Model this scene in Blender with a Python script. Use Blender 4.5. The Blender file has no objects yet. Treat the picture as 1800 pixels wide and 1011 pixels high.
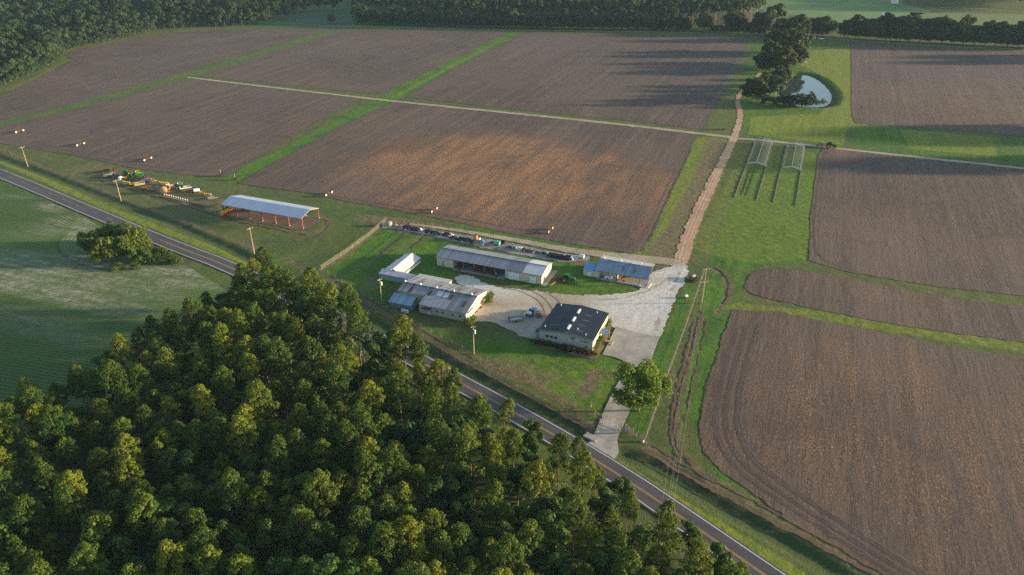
import bpy, bmesh, math, random
import numpy as np
from mathutils import Vector, Matrix, noise
from mathutils.geometry import tessellate_polygon
R = math.radians
random.seed(7); rng = np.random.default_rng(11)
scene = bpy.context.scene
COL = scene.collection

# ------------------------------------------------------------------ camera model
F_PX, TILT, CAM_H = 1295.0, R(28.4), 120.0
def W(px, py, z=0.0):
    """photo pixel -> point of the place at height z (metres)"""
    x = (px-900)/F_PX; y = -(py-505.5)/F_PX
    dx, dy, dz = x, math.cos(TILT)+y*math.sin(TILT), -math.sin(TILT)+y*math.cos(TILT)
    s = (CAM_H-z)/-dz
    return (dx*s, dy*s)
AX = R(-21.8)                       # the farm's own grid direction
CA, SA = math.cos(AX), math.sin(AX)
def uv2w(u, v): return (u*CA - v*SA, u*SA + v*CA)
def w2uv(x, y): return (x*CA + y*SA, -x*SA + y*CA)
def UV(px, py, z=0.0): return w2uv(*W(px, py, z))

# ------------------------------------------------------------------ helpers
def put(o, parent=None):
    COL.objects.link(o)
    if parent is not None: o.parent = parent
    return o
def tag(o, label=None, cat=None, group=None, kind=None):
    if label: o['label'] = label
    if cat: o['category'] = cat
    if group: o['group'] = group
    if kind: o['kind'] = kind
    return o
def empty(name, loc=(0,0,0), rz=0.0):
    o = bpy.data.objects.new(name, None); o.location = loc; o.rotation_euler = (0,0,rz); o.empty_display_size = 0.5
    return put(o)
class MB:
    def __init__(s): s.v=[]; s.f=[]; s.m=[]; s.k=0; s.smooth=[]
    def mat(s,k): s.k=k; return s
    def add(s, vs, fs, sm=False):
        b=len(s.v); s.v.extend(vs)
        for f in fs: s.f.append(tuple(b+i for i in f)); s.m.append(s.k); s.smooth.append(sm)
        return s
    def box(s,x0,x1,y0,y1,z0,z1):
        return s.add([(x0,y0,z0),(x1,y0,z0),(x1,y1,z0),(x0,y1,z0),(x0,y0,z1),(x1,y0,z1),(x1,y1,z1),(x0,y1,z1)],
                     [(3,2,1,0),(4,5,6,7),(0,1,5,4),(1,2,6,5),(2,3,7,6),(3,0,4,7)])
    def prism(s, prof, a0, a1, axis='x'):
        """extrude a closed profile (list of 2-d points, ccw) along an axis"""
        n=len(prof)
        if axis=='x': vs=[(a0,p,q) for p,q in prof]+[(a1,p,q) for p,q in prof]
        elif axis=='y': vs=[(p,a0,q) for p,q in prof]+[(p,a1,q) for p,q in prof]
        else: vs=[(p,q,a0) for p,q in prof]+[(p,q,a1) for p,q in prof]
        fs=[tuple(range(n))[::-1], tuple(range(n,2*n))]+[(i,(i+1)%n,n+(i+1)%n,n+i) for i in range(n)]
        return s.add(vs,fs)
    def slab(s, a, b, c, d, t):
        """sheet a-b-c-d with thickness t downwards"""
        top=[a,b,c,d]; bot=[(p[0],p[1],p[2]-t) for p in top]
        return s.add(top+bot,[(0,1,2,3),(7,6,5,4),(0,4,5,1),(1,5,6,2),(2,6,7,3),(3,7,4,0)])
    def tube(s, p0, p1, r0, r1=None, n=8, cap=True):
        r1 = r0 if r1 is None else r1
        a=Vector(p0); b=Vector(p1); d=(b-a)
        if d.length<1e-6: return s
        q=d.normalized().to_track_quat('Z','Y'); vs=[]
        for c,r in ((a,r0),(b,r1)):
            for i in range(n):
                t=2*math.pi*i/n; vs.append(tuple(c+q@Vector((r*math.cos(t),r*math.sin(t),0))))
        fs=[(i,(i+1)%n,n+(i+1)%n,n+i) for i in range(n)]
        s.add(vs,fs,True)
        if cap: s.add(vs,[tuple(range(n))[::-1],tuple(range(n,2*n))])
        return s
    def dome(s, c, rx, ry, rz, n=12, m=6, full=False):
        vs=[];fs=[]; lo=-math.pi/2 if full else 0
        for j in range(m+1):
            t=lo+(math.pi/2-lo)*j/m
            for i in range(n):
                a=2*math.pi*i/n; vs.append((c[0]+rx*math.cos(t)*math.cos(a),c[1]+ry*math.cos(t)*math.sin(a),c[2]+rz*math.sin(t)))
        for j in range(m):
            for i in range(n): fs.append((j*n+i,j*n+(i+1)%n,(j+1)*n+(i+1)%n,(j+1)*n+i))
        return s.add(vs,fs,True)
    def build(s, name, mats, parent=None, loc=None, rz=None, dup=False):
        me=bpy.data.meshes.new(name); me.from_pydata(s.v,[],s.f)
        if not isinstance(mats,(list,tuple)): mats=[mats]
        for m in mats: me.materials.append(m)
        me.polygons.foreach_set('material_index', s.m); me.polygons.foreach_set('use_smooth', s.smooth)
        me.update()
        o=bpy.data.objects.new(name,me)
        if loc is not None: o.location=loc
        if rz is not None: o.rotation_euler=(0,0,rz)
        return put(o,parent)
def copy_tree(o, parent=None):
    c=o.copy(); COL.objects.link(c)
    if parent is not None: c.parent=parent
    for ch in list(o.children): copy_tree(ch,c)
    return c

# ------------------------------------------------------------------ node helpers
class NT:
    def __init__(s, name):
        s.m=bpy.data.materials.new(name); s.m.use_nodes=True; s.t=s.m.node_tree; s.n=s.t.nodes; s.l=s.t.links
        s.b=s.n['Principled BSDF']; s.b.inputs['Specular IOR Level'].default_value=0.2; s._co=None
    def new(s,ty,**k):
        x=s.n.new(ty)
        for a,b in k.items(): setattr(x,a,b)
        return x
    def link(s,a,b): s.l.new(a,b)
    def co(s):
        if s._co is None: s._co=s.new('ShaderNodeTexCoord').outputs['Object']
        return s._co
    def mapping(s, rot=0.0, scale=(1,1,1), loc=(0,0,0), src=None):
        # rotate the world, then scale
        x=s.new('ShaderNodeMapping'); x.vector_type='POINT'; x.inputs['Rotation'].default_value=(0,0,rot)
        s.link(src or s.co(), x.inputs[0])
        y=s.new('ShaderNodeVectorMath',operation='MULTIPLY'); y.inputs[1].default_value=scale; s.link(x.outputs[0],y.inputs[0])
        z=s.new('ShaderNodeVectorMath',operation='ADD'); z.inputs[1].default_value=loc; s.link(y.outputs[0],z.inputs[0])
        return z.outputs[0]
    def noise(s, scale=1.0, detail=4.0, rough=0.55, dist=0.0, vec=None):
        x=s.new('ShaderNodeTexNoise'); x.inputs['Scale'].default_value=scale; x.inputs['Detail'].default_value=detail
        x.inputs['Roughness'].default_value=rough; x.inputs['Distortion'].default_value=dist
        s.link(vec or s.co(), x.inputs['Vector']); return x.outputs['Fac']
    def math(s, op, a, b=0.0, c=None, clamp=False):
        x=s.new('ShaderNodeMath',operation=op); x.use_clamp=clamp
        for i,v in enumerate((a,b,c)):
            if v is None: continue
            if isinstance(v,(int,float)): x.inputs[i].default_value=v
            else: s.link(v,x.inputs[i])
        return x.outputs[0]
    def ramp(s, a, lo, hi):
        x=s.new('ShaderNodeMapRange'); x.interpolation_type='SMOOTHSTEP'; s.link(a,x.inputs[0])
        x.inputs[1].default_value=lo; x.inputs[2].default_value=hi; return x.outputs[0]
    def mix(s, f, a, b, mode='MIX'):
        x=s.new('ShaderNodeMix',data_type='RGBA',blend_type=mode)
        for sock,v in ((x.inputs[0],f),(x.inputs[6],a),(x.inputs[7],b)):
            if isinstance(v,(int,float)): sock.default_value=v
            elif isinstance(v,tuple): sock.default_value=(*v[:3],1)
            else: s.link(v,sock)
        return x.outputs[2]
    def sep(s,v):
        x=s.new('ShaderNodeSeparateXYZ'); s.link(v,x.inputs[0]); return x.outputs
    def comb(s,x_,y_,z_=0.0):
        x=s.new('ShaderNodeCombineXYZ')
        for i,v in enumerate((x_,y_,z_)):
            if isinstance(v,(int,float)): x.inputs[i].default_value=v
            else: s.link(v,x.inputs[i])
        return x.outputs[0]
    def ellipse(s, c, rx, ry, rot=0.0, soft=0.5, wob=None):
        """1 inside, 0 outside an ellipse lying on the ground"""
        sh=s.new('ShaderNodeVectorMath',operation='SUBTRACT'); s.link(s.co(),sh.inputs[0]); sh.inputs[1].default_value=(c[0],c[1],0)
        p=s.mapping(-rot,(1/rx,1/ry,0),src=sh.outputs[0])
        l=s.new('ShaderNodeVectorMath',operation='LENGTH'); s.link(p,l.inputs[0]); d=l.outputs['Value']
        if wob is not None: d=s.math('ADD',d,s.math('MULTIPLY',s.math('SUBTRACT',wob,0.5),1.2))
        x=s.new('ShaderNodeMapRange'); x.interpolation_type='SMOOTHSTEP'; s.link(d,x.inputs[0])
        x.inputs[1].default_value=1+soft; x.inputs[2].default_value=1-soft; return x.outputs[0]
    def bump(s, h, strength=0.5, dist=0.2):
        x=s.new('ShaderNodeBump'); x.inputs['Strength'].default_value=strength; x.inputs['Distance'].default_value=dist
        s.link(h,x.inputs['Height']); s.link(x.outputs[0],s.b.inputs['Normal']); return s
    def done(s, colour, rough=0.9, metal=0.0):
        if isinstance(colour,tuple): s.b.inputs['Base Color'].default_value=(*colour[:3],1)
        else: s.link(colour,s.b.inputs['Base Color'])
        if isinstance(rough,(int,float)): s.b.inputs['Roughness'].default_value=rough
        else: s.link(rough,s.b.inputs['Roughness'])
        s.b.inputs['Metallic'].default_value=metal
        return s.m
_pc={}
def paint(c, rough=0.6, metal=0.0, wear=0.25, name='paint'):
    key=(c,rough,metal,wear)
    if key in _pc: return _pc[key]
    t=NT(name); n=t.noise(1.7,5,0.7); n2=t.noise(0.35,3)
    d=tuple(x*(1-wear) for x in c)
    col=t.mix(t.ramp(n,0.35,0.7),d,c); col=t.mix(t.math('MULTIPLY',t.ramp(n2,0.45,0.8),wear),col,(0.16,0.12,0.08))
    _pc[key]=t.done(col,rough,metal); return _pc[key]

# ------------------------------------------------------------------ ground materials
def soil_mat():
    t=NT('tilled_soil'); rows=t.mapping(-AX,(1,1,1))       # x along u, y along v
    sp=t.sep(rows); st=t.comb(t.math('MULTIPLY',sp[0],1.0),t.math('MULTIPLY',sp[1],0.13))
    fine=t.noise(0.95,4,0.7,0.4,vec=st); tex=t.noise(1.3,6,0.8); big=t.noise(0.012,4,0.6,0.6); mid=t.noise(0.06,5,0.65)
    c=t.mix(t.ramp(big,0.35,0.65),(0.068,0.050,0.042),(0.104,0.077,0.062))
    c=t.mix(t.math('MULTIPLY',t.ramp(fine,0.38,0.66),0.65),c,(0.137,0.100,0.077))
    c=t.mix(t.math('MULTIPLY',t.ramp(tex,0.5,0.72),0.6),c,(0.168,0.122,0.092))
    c=t.mix(t.math('MULTIPLY',t.ramp(mid,0.52,0.75),0.35),c,(0.070,0.056,0.054))
    c=t.mix(t.math('MULTIPLY',t.ramp(t.noise(0.9,3,0.6),0.52,0.72),0.45),c,(0.052,0.042,0.042))
    st2=t.noise(0.30,3,0.6,0.2,vec=t.comb(sp[0],t.math('MULTIPLY',sp[1],0.02))); c=t.mix(t.math('MULTIPLY',t.ramp(st2,0.50,0.66),0.35),c,(0.175,0.120,0.092)); c=t.mix(t.math('MULTIPLY',t.ramp(st2,0.48,0.34),0.35),c,(0.058,0.042,0.038))
    # straw left on the ground: thick in the middle of the centre field and of the lower right one
    wob=t.noise(0.03,4,0.65)
    m=None
    for cpx,rx,ry,rot,wt in ((W(860,300),72,62,AX,1.0),(W(1110,330),40,60,AX+1.2,.75),(W(1560,740),60,38,AX,0.5),(W(1400,790),28,24,-.6,0.42),
                          (W(1600,880),40,22,-.5,0.3),(W(1650,180),70,35,AX,0.4),(W(1620,410),60,30,AX,.3),(W(560,230),60,40,AX,.22),(W(1500,510),40,9,AX,.3),(W(1310,330),20,20,0,0)):
        if wt==0: continue
        e=t.math('MULTIPLY',t.ellipse(cpx,rx,ry,rot,0.55,wob),wt)
        m=e if m is None else t.math('MAXIMUM',m,e)
    fl=t.noise(2.2,3,0.8,0.3,vec=t.comb(sp[0],t.math('MULTIPLY',sp[1],0.45)))
    band=t.noise(0.22,2,0.5,0.0,vec=t.comb(sp[0],t.math('MULTIPLY',sp[1],0.12)))
    th=t.math('SUBTRACT',t.math('ADD',t.math('MULTIPLY',m,0.11),t.math('MULTIPLY',t.math('SUBTRACT',band,0.5),0.22)),0.04)
    fleck=t.ramp(t.math('ADD',fl,th),0.545,0.63)
    fleck=t.math('MULTIPLY',fleck,t.math('MINIMUM',t.math('ADD',t.math('MULTIPLY',m,0.9),0.12),1.0))
    c=t.mix(t.math('MULTIPLY',fleck,0.85),c,(0.46,0.235,0.10))
    c=t.mix(t.math('MULTIPLY',t.ramp(t.noise(0.02,5,0.7,1.2),0.52,0.68),0.35),c,(0.055,0.045,0.042))
    t.bump(t.math('ADD',t.math('ADD',fine,tex),t.math('MULTIPLY',fleck,0.8)),0.9,0.35)
    return t.done(c,0.95)
def grass_mat():
    t=NT('grass_ground'); a=t.new('ShaderNodeAttribute',attribute_name='zone'); s=t.new('ShaderNodeSeparateColor'); t.link(a.outputs['Color'],s.inputs[0])
    bare,lush,dark,yel=s.outputs[0],s.outputs[1],s.outputs[2],a.outputs['Alpha']
    n1=t.noise(0.05,5,0.65,0.5); n2=t.noise(0.5,5,0.7); n3=t.noise(2.2,4,0.75)
    sp=t.sep(t.mapping(-AX)); mow=t.noise(0.55,2,0.5,0.3,vec=t.comb(sp[0],t.math('MULTIPLY',sp[1],0.03)))
    sp2=t.sep(t.mapping(R(36))); mow2=t.noise(0.5,2,0.5,0.3,vec=t.comb(t.math('MULTIPLY',sp2[0],0.04),sp2[1]))
    def edge(m,k=0.55): return t.ramp(t.math('ADD',m,t.math('MULTIPLY',t.math('SUBTRACT',t.math('ADD',t.math('MULTIPLY',n2,0.6),t.math('MULTIPLY',n3,0.4)),0.5),k*2.2)),0.3,0.7)
    g=t.mix(t.ramp(n1,0.38,0.62),(0.050,0.086,0.018),(0.086,0.116,0.020))
    g=t.mix(t.math('MULTIPLY',t.ramp(n2,0.35,0.7),0.5),g,(0.125,0.115,0.048))
    g=t.mix(t.math('MULTIPLY',t.ramp(mow2,0.42,0.6),0.35),g,(0.050,0.088,0.026))
    l=t.mix(t.ramp(n1,0.4,0.6),(0.028,0.105,0.008),(0.058,0.145,0.010))
    l=t.mix(t.math('MULTIPLY',t.ramp(mow,0.4,0.62),0.5),l,(0.095,0.185,0.012))
    n4=t.noise(0.13,5,0.75,0.8); l=t.mix(t.math('MULTIPLY',t.ramp(n4,0.48,0.66),0.55),l,(0.095,0.110,0.022)); l=t.mix(t.math('MULTIPLY',t.ramp(n4,0.5,0.34),0.5),l,(0.020,0.070,0.008)); g=t.mix(t.math('MULTIPLY',t.ramp(n4,0.5,0.7),0.5),g,(0.130,0.115,0.045)); c=t.mix(edge(lush,0.35),g,l)
    y=t.mix(t.ramp(n2,0.35,0.65),(0.125,0.180,0.012),(0.215,0.225,0.022))
    y=t.mix(t.math('MULTIPLY',t.ramp(mow,0.4,0.6),0.55),y,(0.090,0.150,0.020))
    c=t.mix(edge(yel,0.5),c,y)
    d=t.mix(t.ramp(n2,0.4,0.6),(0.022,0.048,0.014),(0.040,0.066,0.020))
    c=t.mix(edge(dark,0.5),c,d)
    b=t.mix(t.ramp(n2,0.35,0.65),(0.105,0.075,0.042),(0.185,0.135,0.085))
    c=t.mix(edge(bare,0.7),c,b)
    c=t.mix(t.math('MULTIPLY',t.ramp(n3,0.45,0.75),0.30),c,(0.17,0.17,0.07)); c=t.mix(t.math('MULTIPLY',t.ramp(t.noise(1.1,3,0.6),0.5,0.75),0.4),c,(0.030,0.050,0.014))
    t.bump(t.math('ADD',n3,t.math('MULTIPLY',n2,1.5)),0.8,0.35)
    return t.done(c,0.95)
def crop_mat():
    t=NT('crop_rows'); big=t.noise(0.018,4,0.6,0.8); wobx=t.noise(0.012,2,0.5); n2=t.noise(0.35,5,0.7); n3=t.noise(1.6,4,0.75)
    cc=W(205,432); sh=t.new('ShaderNodeVectorMath',operation='SUBTRACT'); t.link(t.co(),sh.inputs[0]); sh.inputs[1].default_value=(cc[0],cc[1],0)
    p=t.mapping(R(33),(1/1.7,1,0),src=sh.outputs[0]); ln=t.new('ShaderNodeVectorMath',operation='LENGTH'); t.link(p,ln.inputs[0])
    ring=ln.outputs['Value']
    lin=t.math('ADD',t.sep(t.mapping(R(30)))[1],t.math('MULTIPLY',wobx,22.0))
    lin2=t.math('ADD',t.sep(t.mapping(R(8)))[1],t.math('MULTIPLY',wobx,16.0))
    near=t.ramp(t.math('MULTIPLY',ring,-1.0),-17.0,-16.0)
    up=t.ramp(t.math('SUBTRACT',t.sep(t.mapping(R(24)))[1],t.sep(t.mapping(R(24)))[1] if False else 0.0),175.0,176.0)
    d=t.mix(0.0,(0,0,0),(0,0,0))
    def sel(f,a,b): return t.math('ADD',t.math('MULTIPLY',f,b),t.math('MULTIPLY',t.math('SUBTRACT',1.0,f),a))
    k=sel(near,sel(up,lin2,lin),t.math('MULTIPLY',ring,1.3))
    row=t.math('SINE',t.math('MULTIPLY',k,2*math.pi/1.35))
    row=t.ramp(t.math('ADD',row,t.math('MULTIPLY',t.math('SUBTRACT',n3,0.5),2.2)),-0.7,0.9)
    wob=t.noise(0.05,4,0.7); sand=None
    for px,py,rx,ry,rot,wt in ((290,388,11,3,.1,.9),(345,392,11,2,-.3,.7),(115,480,44,7,AX,.6),(60,502,44,6,AX,.65),(200,462,14,5,0.2,.6),(300,478,32,4,-.1,.65),(140,455,12,10,.9,.4),(265,350,10,3,0,.6),
                               (30,560,38,6,AX,.2),(40,345,10,4,0,.2),(110,395,14,10,.5,.35),(320,500,16,5,0,.45),(145,400,5,12,.2,.6),(95,365,10,4,-.4,.5)):
        e=t.math('MULTIPLY',t.ellipse(W(px,py),rx,ry,rot,0.7,wob),wt); sand=e if sand is None else t.math('MAXIMUM',sand,e)
    green=t.mix(t.ramp(big,0.38,0.62),(0.058,0.125,0.020),(0.098,0.175,0.034)); green=t.mix(t.math('MULTIPLY',t.ramp(n2,0.4,0.7),0.5),green,(0.080,0.130,0.034))
    soil=t.mix(t.ramp(n2,0.4,0.6),(0.20,0.17,0.13),(0.42,0.38,0.32))
    gap=t.mix(sand,(0.035,0.050,0.020),soil)
    row=t.math('ADD',t.math('MULTIPLY',row,0.62),0.38); c=t.mix(row,gap,green); c=t.mix(t.math('MULTIPLY',t.math('MULTIPLY',sand,t.ramp(t.noise(0.5,4,0.7,0.3,vec=t.mapping(R(20),(0.12,1,1))),0.4,0.6)),0.85),c,soil)
    t.bump(t.math('ADD',t.math('MULTIPLY',row,1.2),t.math('ADD',n3,n2)),0.8,0.35)
    return t.done(c,0.9)
def far_crop_mat(name, g1, g2, soil, rot, per):
    t=NT(name); n2=t.noise(0.05,5,0.7); n3=t.noise(0.6,3,0.7)
    k=t.sep(t.mapping(rot))[1]; row=t.ramp(t.math('ADD',t.math('SINE',t.math('MULTIPLY',k,2*math.pi/per)),t.math('MULTIPLY',t.math('SUBTRACT',n3,0.5),1.5)),-0.6,0.8)
    c=t.mix(t.ramp(n2,0.35,0.65),g1,g2); c=t.mix(t.math('MULTIPLY',row,0.6),c,soil)
    t.bump(n3,0.5,0.3); return t.done(c,0.95)
def gravel_mat():
    t=NT('gravel'); n1=t.noise(0.06,5,0.65,0.7); n2=t.noise(0.7,6,0.75,0.5); n3=t.noise(2.8,4,0.8)
    w=t.noise(1.5,5,0.85,0.8,vec=t.mapping(R(12),(0.45,1.2,1)))
    e=t.ellipse(W(1130,535),24,15,R(55),0.5,n1)
    tan=t.mix(t.ramp(n1,0.4,0.6),(0.33,0.26,0.185),(0.46,0.375,0.275)); gr=t.mix(t.ramp(w,0.36,0.66),(0.40,0.375,0.335),(0.72,0.68,0.60))
    e2=t.ellipse(W(1195,490),9,14,R(65),0.5,n1); e3=t.ellipse(W(860,500),14,8,AX,0.6,n1)
    f=t.math('MAXIMUM',t.math('MAXIMUM',e,e2),e3)
    c=t.mix(f,tan,gr); c=t.mix(t.math('MULTIPLY',t.ramp(n2,0.42,0.66),0.6),c,(0.42,0.38,0.32)); c=t.mix(t.math('MULTIPLY',t.ramp(n3,0.5,0.7),0.4),c,(0.13,0.115,0.09))
    # curved tyre tracks pressed into the yard
    for cpx,r in ((W(868,548),16.0),(W(868,548),18.6),(W(862,556),24.0)):
        sh=t.new('ShaderNodeVectorMath',operation='SUBTRACT'); t.link(t.co(),sh.inputs[0]); sh.inputs[1].default_value=(cpx[0],cpx[1],0)
        ln=t.new('ShaderNodeVectorMath',operation='LENGTH'); t.link(sh.outputs[0],ln.inputs[0])
        dd=t.math('ABSOLUTE',t.math('SUBTRACT',t.math('ADD',ln.outputs['Value'],t.math('MULTIPLY',n1,2.0)),r+1.0))
        m=t.ramp(t.math('MULTIPLY',dd,-1.0),-0.45,-0.12)
        so=t.sep(sh.outputs[0]); m=t.math('MULTIPLY',m,t.ramp(so[0],1.0,3.0)); m=t.math('MULTIPLY',m,t.ramp(so[1],-3.0,1.0))
        c=t.mix(t.math('MULTIPLY',m,0.75),c,(0.075,0.07,0.065))
    t.bump(t.math('ADD',n3,n2),0.7,0.15); return t.done(c,0.95)
def concrete_mat():
    t=NT('concrete'); n1=t.noise(0.15,5,0.7,1.0); n2=t.noise(1.5,5,0.75)
    sp=t.sep(t.mapping(-AX)); 
    def joint(x,p):
        f=t.math('FRACT',t.math('DIVIDE',x,p)); return t.ramp(t.math('MULTIPLY',t.math('MINIMUM',f,t.math('SUBTRACT',1.0,f)),p*-1.0),-0.09,-0.03)
    j=t.math('MAXIMUM',joint(sp[0],4.2),joint(sp[1],6.0))
    c=t.mix(t.ramp(n1,0.35,0.7),(0.29,0.26,0.22),(0.45,0.405,0.345)); c=t.mix(t.math('MULTIPLY',t.ramp(n2,0.45,0.7),0.45),c,(0.21,0.18,0.15))
    c=t.mix(t.math('MULTIPLY',j,0.5),c,(0.13,0.12,0.10)); t.bump(n2,0.2,0.05); return t.done(c,0.85)
def dirt_mat(name,a,b,c2):
    t=NT(name); n1=t.noise(0.12,5,0.7,0.4); n2=t.noise(1.3,5,0.75)
    c=t.mix(t.ramp(n1,0.35,0.65),a,b); c=t.mix(t.math('MULTIPLY',t.ramp(n2,0.45,0.7),0.55),c,c2); t.bump(n2,0.6,0.2); return t.done(c,0.95)
def road_mat():
    t=NT('asphalt'); n1=t.noise(0.1,4,0.7); n2=t.noise(2.0,5,0.75); s=t.noise(0.6,3,0.6,0,vec=t.mapping(R(38),(0.03,1,1)))
    c=t.mix(t.ramp(n1,0.35,0.65),(0.068,0.063,0.064),(0.088,0.082,0.082)); c=t.mix(t.math('MULTIPLY',t.ramp(s,0.42,0.6),0.45),c,(0.115,0.108,0.106)); c=t.mix(t.math('MULTIPLY',t.ramp(n2,0.5,0.7),0.3),c,(0.05,0.045,0.045))
    t.bump(n2,0.15,0.03); return t.done(c,0.8)
def water_mat():
    t=NT('pond_water'); t.b.inputs['Specular IOR Level'].default_value=0.5; t.bump(t.noise(0.8,3,0.6),0.03,0.05); return t.done((0.03,0.045,0.05),0.05)
M_SOIL=soil_mat(); M_GRASS=grass_mat(); M_CROP=crop_mat(); M_GRAVEL=gravel_mat(); M_CONC=concrete_mat()
M_DIRT=dirt_mat('red_dirt',(0.38,0.20,0.105),(0.48,0.28,0.165),(0.42,0.34,0.26))
M_SAND=dirt_mat('sandy_dirt',(0.30,0.235,0.165),(0.42,0.34,0.25),(0.22,0.19,0.11))
M_RUT=dirt_mat('rut',(0.40,0.27,0.18),(0.50,0.38,0.27),(0.34,0.24,0.16)); M_ROAD=road_mat(); M_WATER=water_mat()
M_LINEW=paint((0.72,0.72,0.70),0.6,0,0.25,'line_white'); M_LINEY=paint((0.60,0.36,0.10),0.6,0,0.25,'line_yellow')

# ------------------------------------------------------------------ ground sheets
def dens(pts, step=1.0, closed=True):
    out=[]; n=len(pts)
    for i in range(n if closed else n-1):
        a=Vector(pts[i]).to_2d(); b=Vector(pts[(i+1)%n]).to_2d(); k=max(1,int((b-a).length/step))
        for j in range(k): out.append(a+(b-a)*j/k)
    if not closed: out.append(Vector(pts[-1]).to_2d())
    return out
def smooth(pts, it=2, closed=True):
    for _ in range(it):
        q=[]; n=len(pts)
        if not closed: q.append(pts[0])
        for i in range(n if closed else n-1):
            a=Vector(pts[i]); b=Vector(pts[(i+1)%n]); q+= [a*0.75+b*0.25, a*0.25+b*0.75]
        if not closed: q.append(pts[-1])
        pts=q
    return pts
def sheet(name, pts, z, mat, jag=0.35, step=0.9, px=True, sm=0, kind='structure', label=None):
    P=[Vector(W(*p)) if px else Vector(p) for p in pts]
    if sm: P=smooth(P,sm)
    d=dens(P,step); n=len(d); out=[]
    for i,p in enumerate(d):
        if jag:
            t=(d[(i+1)%n]-d[i-1]); t=Vector((t.y,-t.x)); t=t.normalized() if t.length>0 else t
            far=min(2.2,max(1.0,p.y/330))
            a=jag*far*(noise.noise((p.x*0.16,p.y*0.16,z))*1.3+noise.noise((p.x*0.9,p.y*0.9,3+z))*1.3)
            p=p+t*a
        out.append((p.x,p.y,z))
    tris=tessellate_polygon([[Vector(p) for p in out]])
    area=0
    me=bpy.data.meshes.new(name)
    fs=[]
    for a,b,c in tris:
        A,B,C=out[a],out[b],out[c]
        if (B[0]-A[0])*(C[1]-A[1])-(B[1]-A[1])*(C[0]-A[0])<0: a,c=c,a
        fs.append((a,b,c))
    me.from_pydata(out,[],fs); me.materials.append(mat); me.update()
    o=put(bpy.data.objects.new(name,me)); tag(o,label,None,None,kind); return o
def ribbon(name, pts, width, z, mat, jag=0.2, step=1.0, px=True, sm=2, kind='structure', ends=None):
    P=[Vector(W(*p)) if px else Vector(p) for p in pts]
    P=smooth(P,sm,False); d=dens(P,step,False); n=len(d); L=[];Rr=[]
    for i,p in enumerate(d):
        t=(d[min(i+1,n-1)]-d[max(i-1,0)]).normalized(); nn=Vector((-t.y,t.x))
        w=(width[0]+(width[1]-width[0])*i/(n-1) if isinstance(width,tuple) else width)/2
        j1=jag*(noise.noise((p.x*0.3,p.y*0.3,1))+noise.noise((p.x*1.1,p.y*1.1,7))); j2=jag*(noise.noise((p.x*0.3,p.y*0.3,21))+noise.noise((p.x*1.1,p.y*1.1,17)))
        L.append(p+nn*(w+j1)); Rr.append(p-nn*(w+j2))
    vs=[(p.x,p.y,z) for p in L]+[(p.x,p.y,z) for p in Rr]
    me=bpy.data.meshes.new(name); me.from_pydata(vs,[],[(n+i,n+i+1,i+1,i) for i in range(n-1)]); me.materials.append(mat); me.update()
    o=put(bpy.data.objects.new(name,me)); tag(o,None,None,None,kind); return o

# ---- the ground: one sheet, finer near the farm, with the ditch and the pond basin let into it
def lines(segs):
    out=[segs[0][0]]
    for a,b,s in segs:
        k=max(1,int(round((b-a)/s))); out+= [a+(b-a)*i/k for i in range(1,k+1)]
    return np.array(out)
def geo(a,b,s,g=1.25):
    out=[a]; 
    while abs(out[-1]-b)>abs(s) and (out[-1]-b)*(a-b)>0: out.append(out[-1]+s); s*=g
    return out[1:]
gx=lines([(-330,-260,2.0),(-260,200,1.0),(200,330,1.5)]); gy=lines([(50,92,2.0),(92,400,1.0),(400,640,2.0)])
gx=np.concatenate([np.array(geo(-330,-5000,-4))[::-1],gx,np.array(geo(330,5000,3))]); gy=np.concatenate([np.array(geo(50,-1500,-4))[::-1],gy,np.array(geo(640,6000,4))])
X,Y=np.meshgrid(gx,gy); nx,ny=len(gx),len(gy)
def pl_dist(pts, px=True):
    P=np.array([W(*p) if px else p for p in pts]); D=np.full(X.shape,1e9)
    for i in range(len(P)-1):
        a,b=P[i],P[i+1]; ab=b-a; L=(ab**2).sum()
        t=np.clip(((X-a[0])*ab[0]+(Y-a[1])*ab[1])/L,0,1)
        D=np.minimum(D,np.hypot(X-a[0]-t*ab[0],Y-a[1]-t*ab[1]))
    return D
def in_poly(pts, px=True):
    P=[W(*p) if px else p for p in pts]; m=np.zeros(X.shape,bool); n=len(P)
    for i in range(n):
        x1,y1=P[i]; x2,y2=P[(i+1)%n]
        if y1==y2: continue
        c=((y1>Y)!=(y2>Y))&(X<(x2-x1)*(Y-y1)/(y2-y1)+x1); m^=c
    return m
def fall(D,w,s): return np.clip(1-(D-w)/s,0,1)
Z=np.zeros(X.shape)
DITCH1=[(-60,245),(0,277),(101,313),(202,353),(303,391),(404,436),(500,487),(620,545),(740,612),(840,664),(906,699),(980,738),(1028,765)]
DITCH2=[(1098,796),(1150,815),(1220,858),(1284,897),(1380,950),(1480,1011),(1560,1060)]
dd=np.minimum(pl_dist(DITCH1),pl_dist(DITCH2)); Z-=0.75*np.clip(1-dd/3.4,0,1)**1.0*np.where(dd<3.4,1,0)
# pond basin
POND=[(1404,129),(1420,131),(1437,139),(1450,150),(1458,162),(1459,170),(1453,181),(1440,184),(1420,183),(1400,182),(1383,172),(1375,160),(1385,146)]
pin=in_poly(POND); pdist=pl_dist(POND+[POND[0]]); Z-=np.where(pin,2.2,np.clip(2.2*(1-pdist/8.0),0,2.2))
# gentle unevenness away from the yard
def nz(x,y): return 0.0
nb=np.zeros(X.shape)
core=(X>-330)&(X<330)&(Y>50)&(Y<640)
Z+= 0.05*np.sin(X*0.9+np.sin(Y*0.35)*2)*np.sin(Y*0.8+X*0.2)*np.where(core,1,0)-0.06
zone=np.zeros(X.shape+(4,))
def zp(ch,m,k=1.0): zone[...,ch]=np.maximum(zone[...,ch],m*k)
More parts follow.
